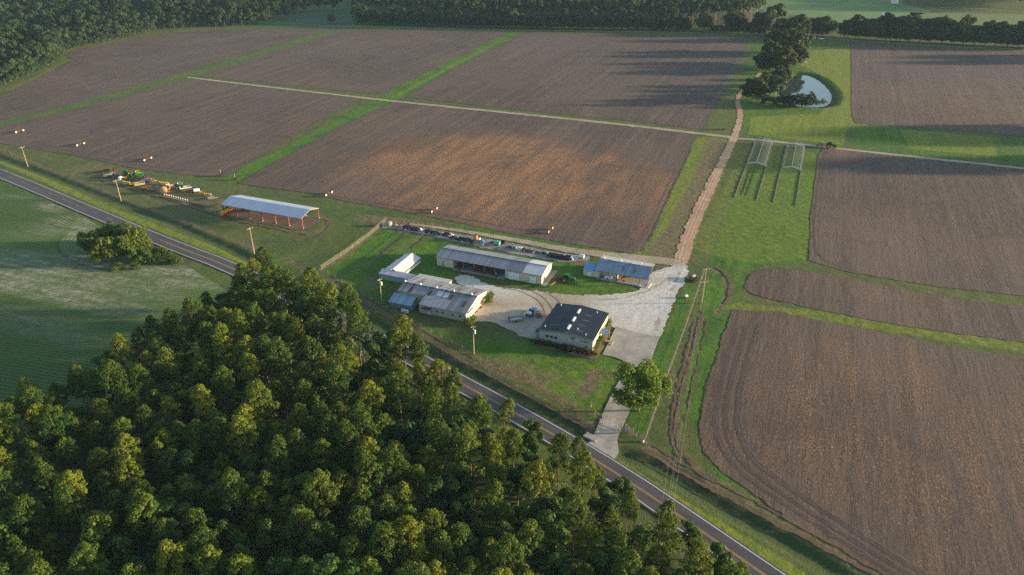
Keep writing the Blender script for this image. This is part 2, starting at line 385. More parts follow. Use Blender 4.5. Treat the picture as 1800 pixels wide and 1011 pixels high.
# bare and worn places
TRK=[(-30,250),(0,262),(101,304),(168,331),(215,348),(303,381),(387,415),(461,439)]
zp(0,fall(pl_dist(TRK),0.8,1.5),0.62); zp(0,fall(pl_dist([(500,455),(560,487),(640,535),(760,600),(830,642)]),1.2,1.5),0.5)
zp(0,fall(pl_dist([(150,296),(260,330),(380,362),(400,372)]),7,7),0.50)
zp(0,fall(pl_dist([(560,378),(578,386),(572,402),(540,413)]),1.2,1.5),0.65); zp(0,fall(pl_dist([(400,385),(540,412)]),2,4),.45)
zp(0,fall(pl_dist([(640,384),(720,391),(760,398)]),3,4),0.6)
zp(0,fall(pl_dist([(855,640),(900,655),(960,668)]),2.0,3),0.55); zp(0,fall(pl_dist([(1045,655),(1030,690)]),1.2,2.2),0.7); zp(0,fall(pl_dist([(1060,652),(1075,660)]),1,2),0.5)
zp(0,fall(pl_dist([(880,630),(940,650),(985,662)]),1,3),0.5); zp(0,fall(pl_dist([(1000,668),(1010,676)]),1,1.5),0.55)
zp(0,fall(pl_dist([(1256,474),(1274,484),(1284,505),(1276,530),(1262,552)]),1.2,2.5),0.5)
zp(0,fall(pl_dist([(1234,560),(1215,620),(1196,690),(1186,745),(1190,770),(1205,795)]),0.5,1.2),0.62); zp(0,fall(pl_dist([(1222,560),(1202,630),(1183,700),(1172,750),(1182,785)]),0.3,0.9),0.6)
zp(0,fall(pl_dist([(1140,790),(1200,828),(1290,873),(1400,932),(1520,1000),(1600,1050)]),1.3,2.0),0.62); zp(0,fall(pl_dist([(1200,810),(1300,862),(1420,928),(1560,1011)]),0.6,1.4),0.5)
zp(0,fall(pl_dist([(560,478),(700,555),(800,615),(906,676),(1000,725),(1040,752)]),1.6,2.0),0.42)
zp(0,fall(pl_dist([(833,625),(906,655),(980,698),(1040,728)]),0.4,0.9),0.75)
zp(0,fall(pl_dist([(1236,482),(1134,775)]),0.2,0.8),0.6); zp(0,fall(pl_dist([(1134,775),(1108,760)]),0.4,0.9),0.7); zp(0,fall(pl_dist([(565,474),(610,445),(650,415),(678,389)]),0.7,1.0),0.85)
zp(0,fall(pl_dist([(700,400),(800,420),(900,440),(1020,458)]),2.2,2.0),0.9)
zp(0,fall(pl_dist([(708,437),(735,412)]),1.5,3),0.45); zp(0,fall(pl_dist([(640,470),(700,455)]),1.0,5),0.2); zp(0,fall(pl_dist([(655,486),(648,505)]),2,3),0.45)
zp(0,fall(pl_dist([(1262,250),(1235,320),(1195,400),(1160,445)]),3.5,7),0.62); zp(3,fall(pl_dist([(1255,250),(1205,360),(1160,440)]),8,8),0.6)
zp(0,fall(pl_dist([(1205,640),(1175,690)]),2,3),0.35); zp(0,fall(pl_dist([(1000,440),(1180,470)]),2,3),0.35); zp(0,fall(pl_dist([(1040,745),(1036,770)]),1.5,1.5),0.5)
# lush lawn
zp(1,in_poly([(565,474),(678,390),(820,425),(1020,462),(1180,478),(1150,505),(1090,517),(1000,517),(900,498),(820,480),(760,500),(700,560),(850,600),(945,598),(1100,635),(1098,665),(1045,740),(906,652),(740,575)]).astype(float))
zp(1,fall(pl_dist([(415,312),(520,262),(640,196),(680,175),(760,130),(905,58)]),5.5,3),0.9); zp(1,fall(pl_dist([(0,220),(160,178),(320,132),(500,78),(595,50)]),5,3),0.45)
zp(1,in_poly([(1205,500),(1236,482),(1134,775),(1098,735),(1120,660),(1160,590)]).astype(float)); zp(1,in_poly([(1245,470),(1310,300),(1440,262),(1418,460),(1330,470),(1300,520),(1230,720),(1190,745)]).astype(float),0.75)
zp(1,in_poly([(1325,70),(1420,60),(1495,75),(1500,215),(1480,262),(1310,240),(1298,180)]).astype(float),0.6); zp(1,fall(pl_dist([(430,470),(560,455),(660,400),(600,372)]),18,10),0.4)
zp(1,fall(pl_dist([(1240,720),(1300,850),(1500,985),(1600,1040)]),4,3),0.6); zp(1,fall(pl_dist([(800,398),(1000,432),(1130,448)]),1.6,1.5),0.7); zp(1,in_poly([(1497,218),(1800,245),(1800,290),(1500,260)]).astype(float),.8)
# yellower hay and verges
zp(3,in_poly([(1418,88),(1495,85),(1498,212),(1482,255),(1316,236),(1320,205),(1440,200),(1465,170),(1440,130),(1400,112)]).astype(float),0.75)
zp(3,in_poly([(1310,255),(1436,268),(1422,455),(1330,465),(1215,440),(1245,380)]).astype(float),0.46); zp(3,fall(pl_dist([(1470,150),(1495,215)]),6,8),.7)
zp(3,fall(pl_dist([(0,283),(200,370),(430,460)]),1.2,1.6),0.75); zp(3,fall(pl_dist([(560,530),(760,640),(1020,785)]),1.2,1.6),0.75); zp(3,fall(pl_dist([(1085,820),(1250,920),(1400,1010)]),1.4,1.6),0.85)
zp(3,fall(pl_dist([(1310,475),(1480,500),(1800,535)]),2,3),0.35); zp(3,fall(pl_dist([(1290,540),(1480,560),(1800,610)]),3,2.5),0.55); zp(3,in_poly([(1245,245),(1285,245),(1190,455),(1125,445)]).astype(float),0.4); zp(3,in_poly([(860,632),(945,622),(1060,640),(1096,640),(1090,670),(1048,735),(960,690)]).astype(float),0.42); zp(3,in_poly([(1200,505),(1232,495),(1160,700),(1120,760),(1100,740),(1125,660),(1165,590)]).astype(float),.3)
zp(3,in_poly([(1244,70),(1325,66),(1300,160),(1290,240),(1235,232)]).astype(float),0.35); zp(3,in_poly([(1580,226),(1745,240),(1755,275),(1600,262)]).astype(float),0.6)
zp(3,fall(pl_dist([(0,168),(60,138),(118,106),(104,92),(180,76),(280,56),(480,50)]),4,3),0.5); zp(3,fall(pl_dist([(905,58),(690,172)]),1.5,2),.5)
# rank growth along ditches and field edges; ditch and pond bank shade painted darker
zp(2,fall(dd,2.2,1.8),0.6); zp(2,fall(pl_dist([(0,325),(150,390),(330,460)]),1.0,2),0.5); zp(2,fall(pl_dist([(425,318),(640,205)]),1.0,1.5),0.55); zp(2,fall(pl_dist([(400,305),(655,175)]),0.8,1.2),0.4)
zp(2,fall(pl_dist([(1310,540),(1480,572),(1800,625)]),1,1.5),0.35); zp(2,fall(pl_dist(POND[1:7]),5.5,2),0.6)  # right pond bank darkened: its shade put into the grass colour
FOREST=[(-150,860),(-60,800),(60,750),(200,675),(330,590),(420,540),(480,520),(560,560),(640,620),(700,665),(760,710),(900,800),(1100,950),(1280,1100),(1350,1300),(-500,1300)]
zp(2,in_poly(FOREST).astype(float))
vz=np.stack([X,Y,Z],-1).reshape(-1,3)
me=bpy.data.meshes.new('ground'); idx=np.arange(nx*ny).reshape(ny,nx)
q=np.stack([idx[:-1,:-1],idx[:-1,1:],idx[1:,1:],idx[1:,:-1]],-1).reshape(-1,4)
me.vertices.add(len(vz)); me.vertices.foreach_set('co',vz.ravel()); me.loops.add(q.size); me.loops.foreach_set('vertex_index',q.ravel().astype(np.int32))
me.polygons.add(len(q)); me.polygons.foreach_set('loop_start',np.arange(0,q.size,4,dtype=np.int32)); me.polygons.foreach_set('loop_total',np.full(len(q),4,dtype=np.int32)); me.update(calc_edges=True)
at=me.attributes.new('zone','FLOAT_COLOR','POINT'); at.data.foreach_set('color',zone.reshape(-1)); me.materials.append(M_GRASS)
me.polygons.foreach_set('use_smooth',np.ones(len(q),bool)); me.validate()
tag(put(bpy.data.objects.new('ground',me)),kind='structure')

# ---- fields
ZF=0.03
sheet('plowed_field',[(-80,205),(0,168),(62,140),(112,115),(126,105),(112,95),(165,82),(270,62),(345,54),(460,51),(572,51),(560,57),(440,93),(318,129),(150,177),(0,212),(-80,235)],ZF,M_SOIL)
sheet('plowed_field',[(-90,262),(0,224),(150,188),(335,140),(480,157),(632,176),(560,212),(470,266),(400,311),(330,308),(240,297),(150,277),(60,262),(-10,250)],ZF,M_SOIL)
sheet('plowed_field',[(352,134),(480,93),(612,53),(760,54),(890,57),(800,102),(668,166),(500,150)],ZF,M_SOIL)
sheet('plowed_field',[(712,171),(800,122),(922,59),(1100,61),(1318,65),(1290,125),(1238,228),(1100,212),(900,192)],ZF,M_SOIL)
sheet('plowed_field',[(418,322),(500,276),(600,222),(690,180),(850,196),(1050,216),(1224,238),(1180,330),(1130,441),(1100,444),(1000,428),(900,411),(800,390),(690,368),(600,352),(520,335),(470,330)],ZF,M_SOIL)
sheet('plowed_field',[(1495,74),(1600,82),(1900,97),(1950,260),(1800,240),(1640,226),(1505,217),(1497,205),(1496,120)],ZF,M_SOIL)
sheet('plowed_field',[(1460,259),(1600,275),(1800,295),(1980,312),(2000,545),(1800,520),(1640,503),(1480,476),(1422,458),(1425,380),(1438,275),(1445,262)],ZF,M_SOIL)
sheet('plowed_field',[(1361,471),(1420,477),(1503,492),(1637,518),(1800,540),(2000,565),(2000,628),(1800,602),(1640,581),(1503,558),(1400,536),(1335,521),(1308,510),(1312,490),(1331,474)],ZF,M_SOIL,sm=1)
sheet('plowed_field',[(1288,545),(1368,548),(1503,575),(1640,604),(1800,632),(2100,680),(2300,1250),(1800,1180),(1600,1040),(1500,980),(1405,925),(1325,868),(1270,830),(1236,795),(1228,740),(1240,680),(1257,635),(1271,588)],ZF,M_SOIL,jag=0.5)
M_HEAD=dirt_mat('headland',(0.110,0.076,0.060),(0.145,0.102,0.080),(0.075,0.055,0.046)); M_HEAD2=dirt_mat('headland_dark',(0.068,0.049,0.042),(0.094,0.068,0.057),(0.11,0.08,0.062))
H1=[(1410,562),(1330,556),(1302,575),(1288,620),(1272,680),(1262,735),(1268,775),(1290,815),(1345,858),(1430,915),(1530,978),(1640,1045)]
for k_,(dx,dy) in enumerate([(-8,4),(0,0),(9,-5),(17,-9),(30,-15),(38,-20)]): ribbon('tyre_track',[(x+dx,y+dy*.4) for x,y in H1[2:]],0.55 if k_%2 else 0.9,ZF+.01+.002*k_,M_HEAD if k_%2 else M_HEAD2,0.3)
for L_,mt in (([(1448,270),(1436,330),(1430,400),(1432,455),(1500,476)],M_HEAD2),([(1456,268),(1446,330),(1440,400),(1440,450)],M_HEAD),([(1215,262),(1175,345),(1140,425)],M_HEAD2),([(1205,262),(1165,345),(1128,428)],M_HEAD),([(440,326),(600,346),(800,382),(1000,420),(1110,436)],M_HEAD2),([(1503,84),(1504,140),(1506,205)],M_HEAD),([(1330,486),(1322,503),(1345,515),(1420,532)],M_HEAD),([(60,250),(200,285),(330,300),(395,304)],M_HEAD2)): ribbon('tyre_track',L_,0.8,ZF+.01,mt,0.35)
sheet('crop_field',[(-350,190),(-200,245),(-60,300),(0,320),(80,350),(150,384),(230,425),(330,468),(480,560),(470,600),(330,720),(200,760),(60,830),(-150,920),(-500,1000),(-700,600)],ZF,M_CROP,jag=0.5)
M_FAR=far_crop_mat('far_crop',(0.060,0.150,0.030),(0.095,0.190,0.040),(0.20,0.26,0.12),R(66),9.0)
sheet('green_field',[(1318,-60),(1322,8),(1345,20),(1420,30),(1500,44),(1600,30),(1640,20),(1590,8),(1560,-60)],ZF,M_FAR)
M_TEAL=far_crop_mat('bean_crop',(0.025,0.085,0.035),(0.035,0.11,0.045),(0.06,0.13,0.06),AX,6.0)
sheet('green_field',[(430,46),(480,36),(520,26),(560,18),(600,17),(628,18),(626,42),(560,45)],ZF,M_TEAL)
sheet('green_field',[(500,4),(640,3),(640,-40),(480,-40)],ZF,M_TEAL)
M_MEAD=far_crop_mat('meadow_grass',(0.10,0.14,0.035),(0.14,0.16,0.045),(0.16,0.15,0.06),AX,11.0)
sheet('meadow',[(1600,22),(1700,24),(1820,25),(1850,50),(1700,56),(1600,45)],ZF,M_MEAD)
sheet('meadow',[(20,-6),(110,-6),(100,12),(40,16),(5,10)],ZF,M_MEAD)
# ---- tracks and roads
ribbon('dirt_track',[(1336,128),(1318,150),(1300,163),(1296,180),(1302,200),(1297,225),(1288,248),(1270,285),(1245,335),(1222,385),(1205,430),(1194,470),(1190,488)],(2.2,5.6),ZF+.012,M_DIRT,0.9)
tk=[W(*q) for q in [(1302,200),(1297,225),(1288,248),(1270,285),(1245,335),(1222,385),(1205,430),(1194,470)]]
for q_ in (-1.0,0.9): ribbon('dirt_track',[tuple(Vector(a)+Vector((0.93,0.37))*q_) for a in tk],0.7,ZF+.035,M_RUT,0.35,px=False)
ribbon('dirt_track',[(330,136),(420,147),(560,163),(690,178),(850,194),(1000,209),(1130,223),(1290,242)],(3.2,4.2),ZF+.016,M_SAND,0.35)
ribbon('dirt_track',[(1290,243),(1345,247),(1400,253),(1480,262),(1600,275),(1800,296),(1950,312)],3.2,ZF+.02,M_SAND,0.4)
ribbon('dirt_track',[(720,394),(800,404),(900,421),(1000,440),(1100,452),(1150,457),(1195,463)],(1.8,6.0),ZF+.024,M_SAND,0.5)
ribbon('dirt_track',[(560,46),(640,47),(800,52),(1000,54),(1200,57),(1345,63)],2.0,ZF+.02,M_SAND,0.2)
ribbon('dirt_track',[(1425,66),(1540,74),(1680,83),(1800,86),(1900,90)],2.4,ZF+.02,M_SAND,0.2)
sheet('gravel_yard',[(800,483),(830,486),(850,498),(880,505),(930,511),(980,517),(1040,520),(1098,516),(1130,507),(1120,497),(1130,488),(1150,478),(1175,470),(1196,462),(1212,470),(1206,492),(1192,512),(1180,540),(1168,572),(1158,596),(1108,588),(1072,573),(1060,562),(960,595),(945,602),(900,582),(860,567),(838,566),(830,560),(850,530),(846,512),(820,505),(806,500)],ZF+.03,M_GRAVEL,jag=0.8,sm=1)
DRIVE=[(1083,574),(1110,582),(1145,590),(1160,592),(1150,618),(1135,660),(1120,690),(1108,722),(1092,755),(1085,772),(1088,795),(1079,810),(1058,806),(1026,788),(1042,770),(1052,745),(1066,712),(1085,675),(1098,655),(1102,645),(1098,635),(1080,628),(1059,624)]
sheet('driveway',DRIVE,ZF+.045,M_CONC,jag=0.06)
RC=[(-3,-0),(0,0)]
roadc=[(-420,140),(-250,207),(-100,264),(0,305),(100,348),(200,391),(300,434),(440,482),(560,548),(700,613),(790,660),(900,718),(1000,776),(1070,816),(1190,898),(1320,984),(1500,1110),(1600,1190)]
# straight line through the edges seen in the photo
rc=[W(*p) for p in [(-420,140),(0,304),(140,363.5),(290,426.5),(432,479)]]+[W(*p) for p in [(785,659),(1048,806),(1308,986),(1500,1120)]]
ribbon('road',rc,7.2,ZF+.055,M_ROAD,0.05,px=False,sm=2)
def offset_line(name, pts, off, w, z, mat, dash=None, start=None, end=None):
    P=smooth([Vector(p) for p in pts],2,False); d=dens(P,1.0,False); vs=[];fs=[]; L=0
    for i in range(len(d)-1):
        if start is not None and d[i].x<start: L+=1; continue
        if end is not None and d[i].x>end: break
        on = dash is None or (L%dash[1])<dash[0]; L+=1
        if not on: continue
        t=(d[i+1]-d[i]).normalized(); n=Vector((-t.y,t.x)); t0=(d[i]-d[i-1]).normalized() if i else t; n0=Vector((-t0.y,t0.x)); b=len(vs)
        for p,q in ((d[i],n0),(d[i+1],n)):
            for s in (-1,1): r=p+q*(off+s*w/2); vs.append((r.x,r.y,z))
        fs.append((b,b+2,b+3,b+1))
    me=bpy.data.meshes.new(name); me.from_pydata(vs,[],fs); me.materials.append(mat); me.update(); tag(put(bpy.data.objects.new(name,me)),kind='structure')
offset_line('road_marking',rc,3.05,0.22,ZF+.065,M_LINEW); offset_line('road_marking',rc,-3.05,0.22,ZF+.065,M_LINEW)
xs=W(290,426)[0]
offset_line('road_marking',rc,0.12,0.16,ZF+.065,M_LINEY,dash=(4,12),end=xs); offset_line('road_marking',rc,0.17,0.15,ZF+.065,M_LINEY,start=xs); offset_line('road_marking',rc,-0.17,0.15,ZF+.065,M_LINEY,start=xs)
o=sheet('pond_water',[(p[0]+(p[0]-1417)*0.10,p[1]+(p[1]-158)*0.06) for p in POND],-1.35,M_WATER,jag=0.3,sm=2)
#@@TREES
# ------------------------------------------------------------------ foliage
def leaf_mat(name, dark, light, yellow, trans=0.34):
    t=NT(name); a=t.new('ShaderNodeAttribute',attribute_name='tint'); s=t.new('ShaderNodeSeparateColor'); t.link(a.outputs['Color'],s.inputs[0])
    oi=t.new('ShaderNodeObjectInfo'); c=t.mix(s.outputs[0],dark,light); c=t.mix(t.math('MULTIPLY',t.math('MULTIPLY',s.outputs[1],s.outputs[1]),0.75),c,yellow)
    c=t.mix(t.math('MULTIPLY',t.ramp(oi.outputs['Random'],0.45,1.0),0.45),c,yellow)
    c=t.mix(t.math('MULTIPLY',t.ramp(oi.outputs['Random'],0.35,0.0),0.45),c,dark)
    t.l.new(c,t.b.inputs['Base Color']); t.b.inputs['Roughness'].default_value=0.65; t.b.inputs['Specular IOR Level'].default_value=0.25
    tr=t.new('ShaderNodeBsdfTranslucent'); t.link(t.mix(0.5,c,yellow),tr.inputs['Color']); mx=t.new('ShaderNodeMixShader'); mx.inputs[0].default_value=trans
    out=t.n['Material Output']; t.link(t.b.outputs[0],mx.inputs[1]); t.link(tr.outputs[0],mx.inputs[2]); t.link(mx.outputs[0],out.inputs['Surface']); return t.m
L_PINE=leaf_mat('pine_needles',(0.012,0.044,0.006),(0.055,0.122,0.010),(0.235,0.240,0.012))
L_BROAD=leaf_mat('broad_leaves',(0.011,0.044,0.008),(0.042,0.112,0.015),(0.135,0.195,0.016))
L_OAK=leaf_mat('oak_leaves',(0.026,0.072,0.009),(0.090,0.170,0.014),(0.250,0.290,0.018))
L_DRIVE=leaf_mat('driveway_tree_leaves',(0.040,0.105,0.010),(0.130,0.235,0.016),(0.36,0.38,0.022),0.42)
L_SCRUB=leaf_mat('scrub_leaves',(0.020,0.054,0.008),(0.062,0.118,0.014),(0.180,0.205,0.018))
L_WOOD=leaf_mat('wood_leaves',(0.013,0.036,0.016),(0.032,0.066,0.026),(0.085,0.115,0.030))
L_DARKW=leaf_mat('dark_wood_leaves',(0.010,0.028,0.010),(0.028,0.056,0.018),(0.105,0.112,0.022))
L_HEDGE=leaf_mat('hedge_leaves',(0.014,0.032,0.010),(0.030,0.060,0.016),(0.060,0.090,0.016))
M_BARK=dirt_mat('pine_bark',(0.13,0.075,0.045),(0.22,0.125,0.075),(0.09,0.06,0.045)); M_BARK2=dirt_mat('grey_bark',(0.10,0.085,0.07),(0.16,0.14,0.12),(0.07,0.06,0.05))
def quads(cen, nrm, size, tint, asp=1.0):
    """numpy: many small leaf faces"""
    n=len(cen); nrm=nrm/np.maximum(np.linalg.norm(nrm,axis=1,keepdims=True),1e-6)
    r=rng.normal(size=(n,3)); a=np.cross(nrm,r); a/=np.maximum(np.linalg.norm(a,axis=1,keepdims=True),1e-6); b=np.cross(nrm,a)
    a=a*size[:,None]*0.5; b=b*size[:,None]*0.5*asp
    k=nrm*size[:,None]*0.16
    v=np.stack([cen-a-b*0.6,cen+a*0.7-b+k,cen+a+b*0.7,cen-a*0.6+b+k],1)
    return v.reshape(-1,3), np.repeat(tint,4,axis=0)
def np_mesh(name, v, tint, mat):
    n=len(v)//4; me=bpy.data.meshes.new(name); me.vertices.add(len(v)); me.vertices.foreach_set('co',v.astype(np.float32).ravel())
    me.loops.add(len(v)); me.loops.foreach_set('vertex_index',np.arange(len(v),dtype=np.int32)); me.polygons.add(n)
    me.polygons.foreach_set('loop_start',np.arange(0,len(v),4,dtype=np.int32)); me.polygons.foreach_set('loop_total',np.full(n,4,dtype=np.int32)); me.update(calc_edges=True)
    at=me.attributes.new('tint','FLOAT_COLOR','POINT'); c=np.ones((len(v),4),np.float32); c[:,:2]=tint; at.data.foreach_set('color',c.ravel()); me.materials.append(mat); return me
def lump_cloud(lumps, per, size, flat=0.75, up=0.25):
    """lumps: (x,y,z,r,tint,yellow)"""
    V=[];T=[]
    for (x,y,z,r,t,yl) in lumps:
        n=max(6,int(per*r*r)); d=rng.normal(size=(n,3)); d/=np.linalg.norm(d,axis=1,keepdims=True); d[:,2]=np.where(d[:,2]<-0.45,-d[:,2],d[:,2])
        rad=r*(0.72+0.36*rng.random(n)); p=d*rad[:,None]; p[:,2]*=flat; p+=np.array([x,y,z])
        nr=d*0.9+rng.normal(size=(n,3))*0.45+np.array([0,0,up])
        tt=np.clip(np.stack([t+rng.normal(size=n)*0.22,yl+rng.normal(size=n)*0.15],1),0,1)
        v,c=quads(p,nr,size*(0.7+0.6*rng.random(n)),tt); V.append(v);T.append(c)
    return np.concatenate(V),np.concatenate(T)
def pine_lumps(h, cr, base=0.45, n=40, seed=0, rmin=0.8, rmax=1.35):
    g=np.random.default_rng(seed); L=[]; lean=g.normal(size=2)*0.03*h
    for i in range(n):
        f=(i+0.5)/n; z=h*(base+(1-base)*f**0.85); prof=math.sin(math.pi*min(1,(0.18+0.82*(1-f)**0.9)))**0.55 if f>0.02 else 0.7
        prof=(1-f**1.9)**0.62*min(1,0.5+f*2.2); a=i*2.399+g.normal()*0.5; rr=cr*prof*(0.55+0.5*g.random())
        L.append((math.cos(a)*rr+lean[0]*f,math.sin(a)*rr+lean[1]*f,z-0.1*rr+g.normal()*0.25,(rmin+(rmax-rmin)*g.random())*(0.75+0.3*prof),0.25+0.5*g.random(),max(0,(f-0.35))*g.random()*1.3))  # yellow grows towards the treetop: sunlight put into the needle tint
    L.append((lean[0],lean[1],h-0.5,0.9,0.6,0.5)); return L
def round_lumps(h, cr, base=0.2, n=40, seed=0, r=(1.0,1.8), sq=1.0, top=0.0, cell=0):
    """a broad crown: big limbs carry groups of lumps, leaving gaps between the groups"""
    g=np.random.default_rng(seed); L=[]; ng=cell or max(5,n//6); ch=h*(1-base)
    for i in range(ng):
        f=(i+0.5)/ng; t=math.acos(1-1.75*f); a=i*2.399+g.normal()*0.35
        R0=cr*(0.62+0.16*g.random()); cx=math.sin(t)*math.cos(a)*R0; cy=math.sin(t)*math.sin(a)*R0; cz=h*base+ch*0.5+math.cos(t)*ch*0.5*0.72*sq
        for j in range(max(3,n//ng)):
            d=g.normal(size=3); d/=np.linalg.norm(d); k=cr*0.30*(0.5+0.6*g.random())
            L.append((cx+d[0]*k,cy+d[1]*k,cz+d[2]*k*0.7,(r[0]+(r[1]-r[0])*g.random()),0.2+0.55*g.random(),max(0,d[2]*0.4+g.random()*0.45)))  # upward lumps are yellower: sunlit tops put into the leaf tint
    L.append((0,0,h*base+ch*0.55,cr*0.45,0.2,0.0)); return L
def trunk_mesh(name, h, r, mat, limbs=6, seed=0, spread=2.0, z0=0.5, lean=(0,0)):
    g=np.random.default_rng(seed+99); m=MB(); k=5; pts=[(lean[0]*i/k+g.normal()*0.05,lean[1]*i/k+g.normal()*0.05,h*i/k) for i in range(k+1)]
    for i in range(k): m.tube(pts[i] if i else (0,0,-0.3),pts[i+1],r*(1-0.8*i/k),r*(1-0.8*(i+1)/k),7,False)
    for i in range(limbs):
        z=h*(z0+(1-z0)*i/limbs*0.95); a=i*2.4+g.random(); q=min(1,1-(i/limbs)*0.55)*spread*(0.7+0.4*g.random())
        b=(math.cos(a)*q,math.sin(a)*q,z+q*0.45); m.tube((0,0,z),b,r*0.34,r*0.10,5,False)
    o=m.build(name,mat); me=o.data; bpy.data.objects.remove(o); return me
class Kind:
    def __init__(s,crown,trunk): s.c=crown; s.t=trunk
def mk_pine(i,h,cr,n,per,size,base):
    v,t=lump_cloud(pine_lumps(h,cr,base,n,i),per,size); return Kind(np_mesh('crown',v,t,L_PINE),trunk_mesh('trunk',h*0.93,0.24,M_BARK,7,i,cr*0.7,base*0.95))
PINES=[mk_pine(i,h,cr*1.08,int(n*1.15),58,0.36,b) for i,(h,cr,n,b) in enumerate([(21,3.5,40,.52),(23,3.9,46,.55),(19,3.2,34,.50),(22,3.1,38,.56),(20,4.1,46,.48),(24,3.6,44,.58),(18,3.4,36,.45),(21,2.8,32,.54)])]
def mk_round(i,h,cr,n,per,size,base,mat,r,sq=1.0,tm=M_BARK2,tr=0.28,cell=0):
    v,t=lump_cloud(round_lumps(h,cr,base,n,i,r,sq,cell=cell),per,size,0.8); return Kind(np_mesh('crown',v,t,mat),trunk_mesh('trunk',h*0.8,tr,tm,7,i,cr*0.7,max(base,0.15)))
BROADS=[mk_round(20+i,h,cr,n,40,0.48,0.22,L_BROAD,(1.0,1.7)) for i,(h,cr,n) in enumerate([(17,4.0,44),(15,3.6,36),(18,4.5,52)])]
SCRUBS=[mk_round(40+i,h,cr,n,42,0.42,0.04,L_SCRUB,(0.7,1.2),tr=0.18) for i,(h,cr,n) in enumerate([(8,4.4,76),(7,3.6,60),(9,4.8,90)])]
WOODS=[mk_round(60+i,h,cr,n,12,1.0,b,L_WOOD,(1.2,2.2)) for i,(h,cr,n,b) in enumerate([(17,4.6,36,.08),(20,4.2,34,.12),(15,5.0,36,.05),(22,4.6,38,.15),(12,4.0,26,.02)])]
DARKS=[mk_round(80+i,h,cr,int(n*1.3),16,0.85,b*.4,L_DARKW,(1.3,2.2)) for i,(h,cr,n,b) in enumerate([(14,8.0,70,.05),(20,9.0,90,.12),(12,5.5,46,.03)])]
def plant(name, kind, x, y, s=1.0, rz=None, sz=None, label=None, cat='tree', group=None, tilt=0.0, z=0.0):
    e=empty(name,(x,y,z),random.uniform(0,6.28) if rz is None else rz); sz=s if sz is None else sz; e.scale=(s,s,sz)
    tag(e,label,cat,group)
    c=bpy.data.objects.new('crown' if kind not in SHR else 'foliage',kind.c); put(c,e); t=bpy.data.objects.new('trunk' if kind not in SHR else 'stem',kind.t); put(t,e); return e
SHR=[]
# ---- the pine forest in the foreground
def inpoly(x,y,P):
    m=False; n=len(P)
    for i in range(n):
        x1,y1=P[i]; x2,y2=P[(i+1)%n]
        if (y1>y)!=(y2>y) and x<(x2-x1)*(y-y1)/(y2-y1)+x1: m=not m
    return m
def poisson(P, rad, seed, tries=14000, keep=None):
    g=random.Random(seed); xs=[p[0] for p in P]; ys=[p[1] for p in P]; pts=[]; grid={}
    for _ in range(tries):
        x=g.uniform(min(xs),max(xs)); y=g.uniform(min(ys),max(ys))
        if not inpoly(x,y,P): continue
        k=(int(x//rad),int(y//rad))
        if any((x-a)**2+(y-b)**2<rad*rad for i in (-1,0,1) for j in (-1,0,1) for a,b in grid.get((k[0]+i,k[1]+j),[])): continue
        grid.setdefault(k,[]).append((x,y)); pts.append((x,y))
    return pts
def pix(x,y,z):
    zc=y*math.cos(TILT)-(z-CAM_H)*math.sin(TILT); yc=y*math.sin(TILT)+(z-CAM_H)*math.cos(TILT); return 900+F_PX*x/zc, 505.5-F_PX*yc/zc
FP=[W(*p) for p in [(-150,870),(-60,815),(60,762),(200,690),(330,605),(415,560),(455,528),(488,530),(560,560),(640,610),(700,650),(780,690),(900,770),(1000,830),(1100,900),(1200,970),(1300,1045),(1420,1140),(1500,1300),(-420,1330),(-420,1000)]]
roadsegs=[Vector(p) for p in rc]
def road_dist(x,y):
    p=Vector((x,y)); best=1e9
    for a,b in zip(roadsegs[:-1],roadsegs[1:]):
        ab=b-a; t=max(0,min(1,(p-a).dot(ab)/ab.length_squared)); best=min(best,(p-a-ab*t).length)
    return best
def side(x,y):
    px,py=pix(x,y,0); return True
pts=[p for p in poisson(FP,4.75,3,40000) if road_dist(*p)>(6.4 if pix(p[0],p[1],0)[0]<740 else 8.6) and side(*p)]
pts=[p for p in pts if -150<pix(p[0],p[1],20)[0]<1500 and pix(p[0],p[1],21)[1]<1045 ]
NP=0; CNT={}
def zone_label(x,y):
    px,py=pix(x,y,18); rd=road_dist(x,y)
    if rd<15: return 'on the roadside edge of the forest','roadside edge'
    if py<700 and px<520 and not inpoly(x+9,y+0,FP) or not inpoly(x-11,y+4,FP) and px<560: return 'on the forest edge beside the crop field','field edge'
    if px<420 and py>760: return 'in the bottom left forest corner','bottom left'
    if px>900: return 'at the right end of the forest','right end'
    if py>800: return 'at the bottom middle of the forest','bottom middle'
    if px<420: return 'in the left half of the forest','left half'
    return 'in the deep middle of the forest','middle'
pts.sort(key=lambda p:p[1]); gR=random.Random(5)
for x,y in pts:
    where,zn=zone_label(x,y); px,py=pix(x,y,18)
    broad=gR.random()<(0.42 if (px<520 and py>820) else 0.32 if py>700 else 0.22)
    if not broad and NP>=299: broad=True
    if zn=='roadside edge': s=gR.uniform(0.80,0.95) if px<735 else gR.uniform(0.66,0.8) if px<830 else gR.uniform(0.50,0.66)
    elif px>860: s=gR.uniform(0.60,0.80)
    else: s=gR.uniform(0.68,0.92)
    if zn=='field edge': s*=0.85
    if broad:
        k=gR.randrange(3); s2=s*gR.uniform(0.95,1.2)
        plant('broadleaf_tree',BROADS[k],x,y,s2,label='rounded %s green hardwood %s'%('tall full' if k==2 else 'low' if k==1 else 'mid sized',where),group='hardwoods of the foreground forest, %s'%zn)
    else:
        NP+=1; k=gR.randrange(8); hh=PINES[k]; big=s>0.8
        plant('pine_tree',hh,x,y,s*0.97,sz=s*gR.uniform(0.95,1.06),label='%s pine, %s crown, %s'%('tall' if big else 'shorter','broad tufted' if k in (1,4,6) else 'narrow tufted',where),group='pines of the foreground forest, %s'%zn)
print('forest',len(pts),'pines',NP)
SN=[]
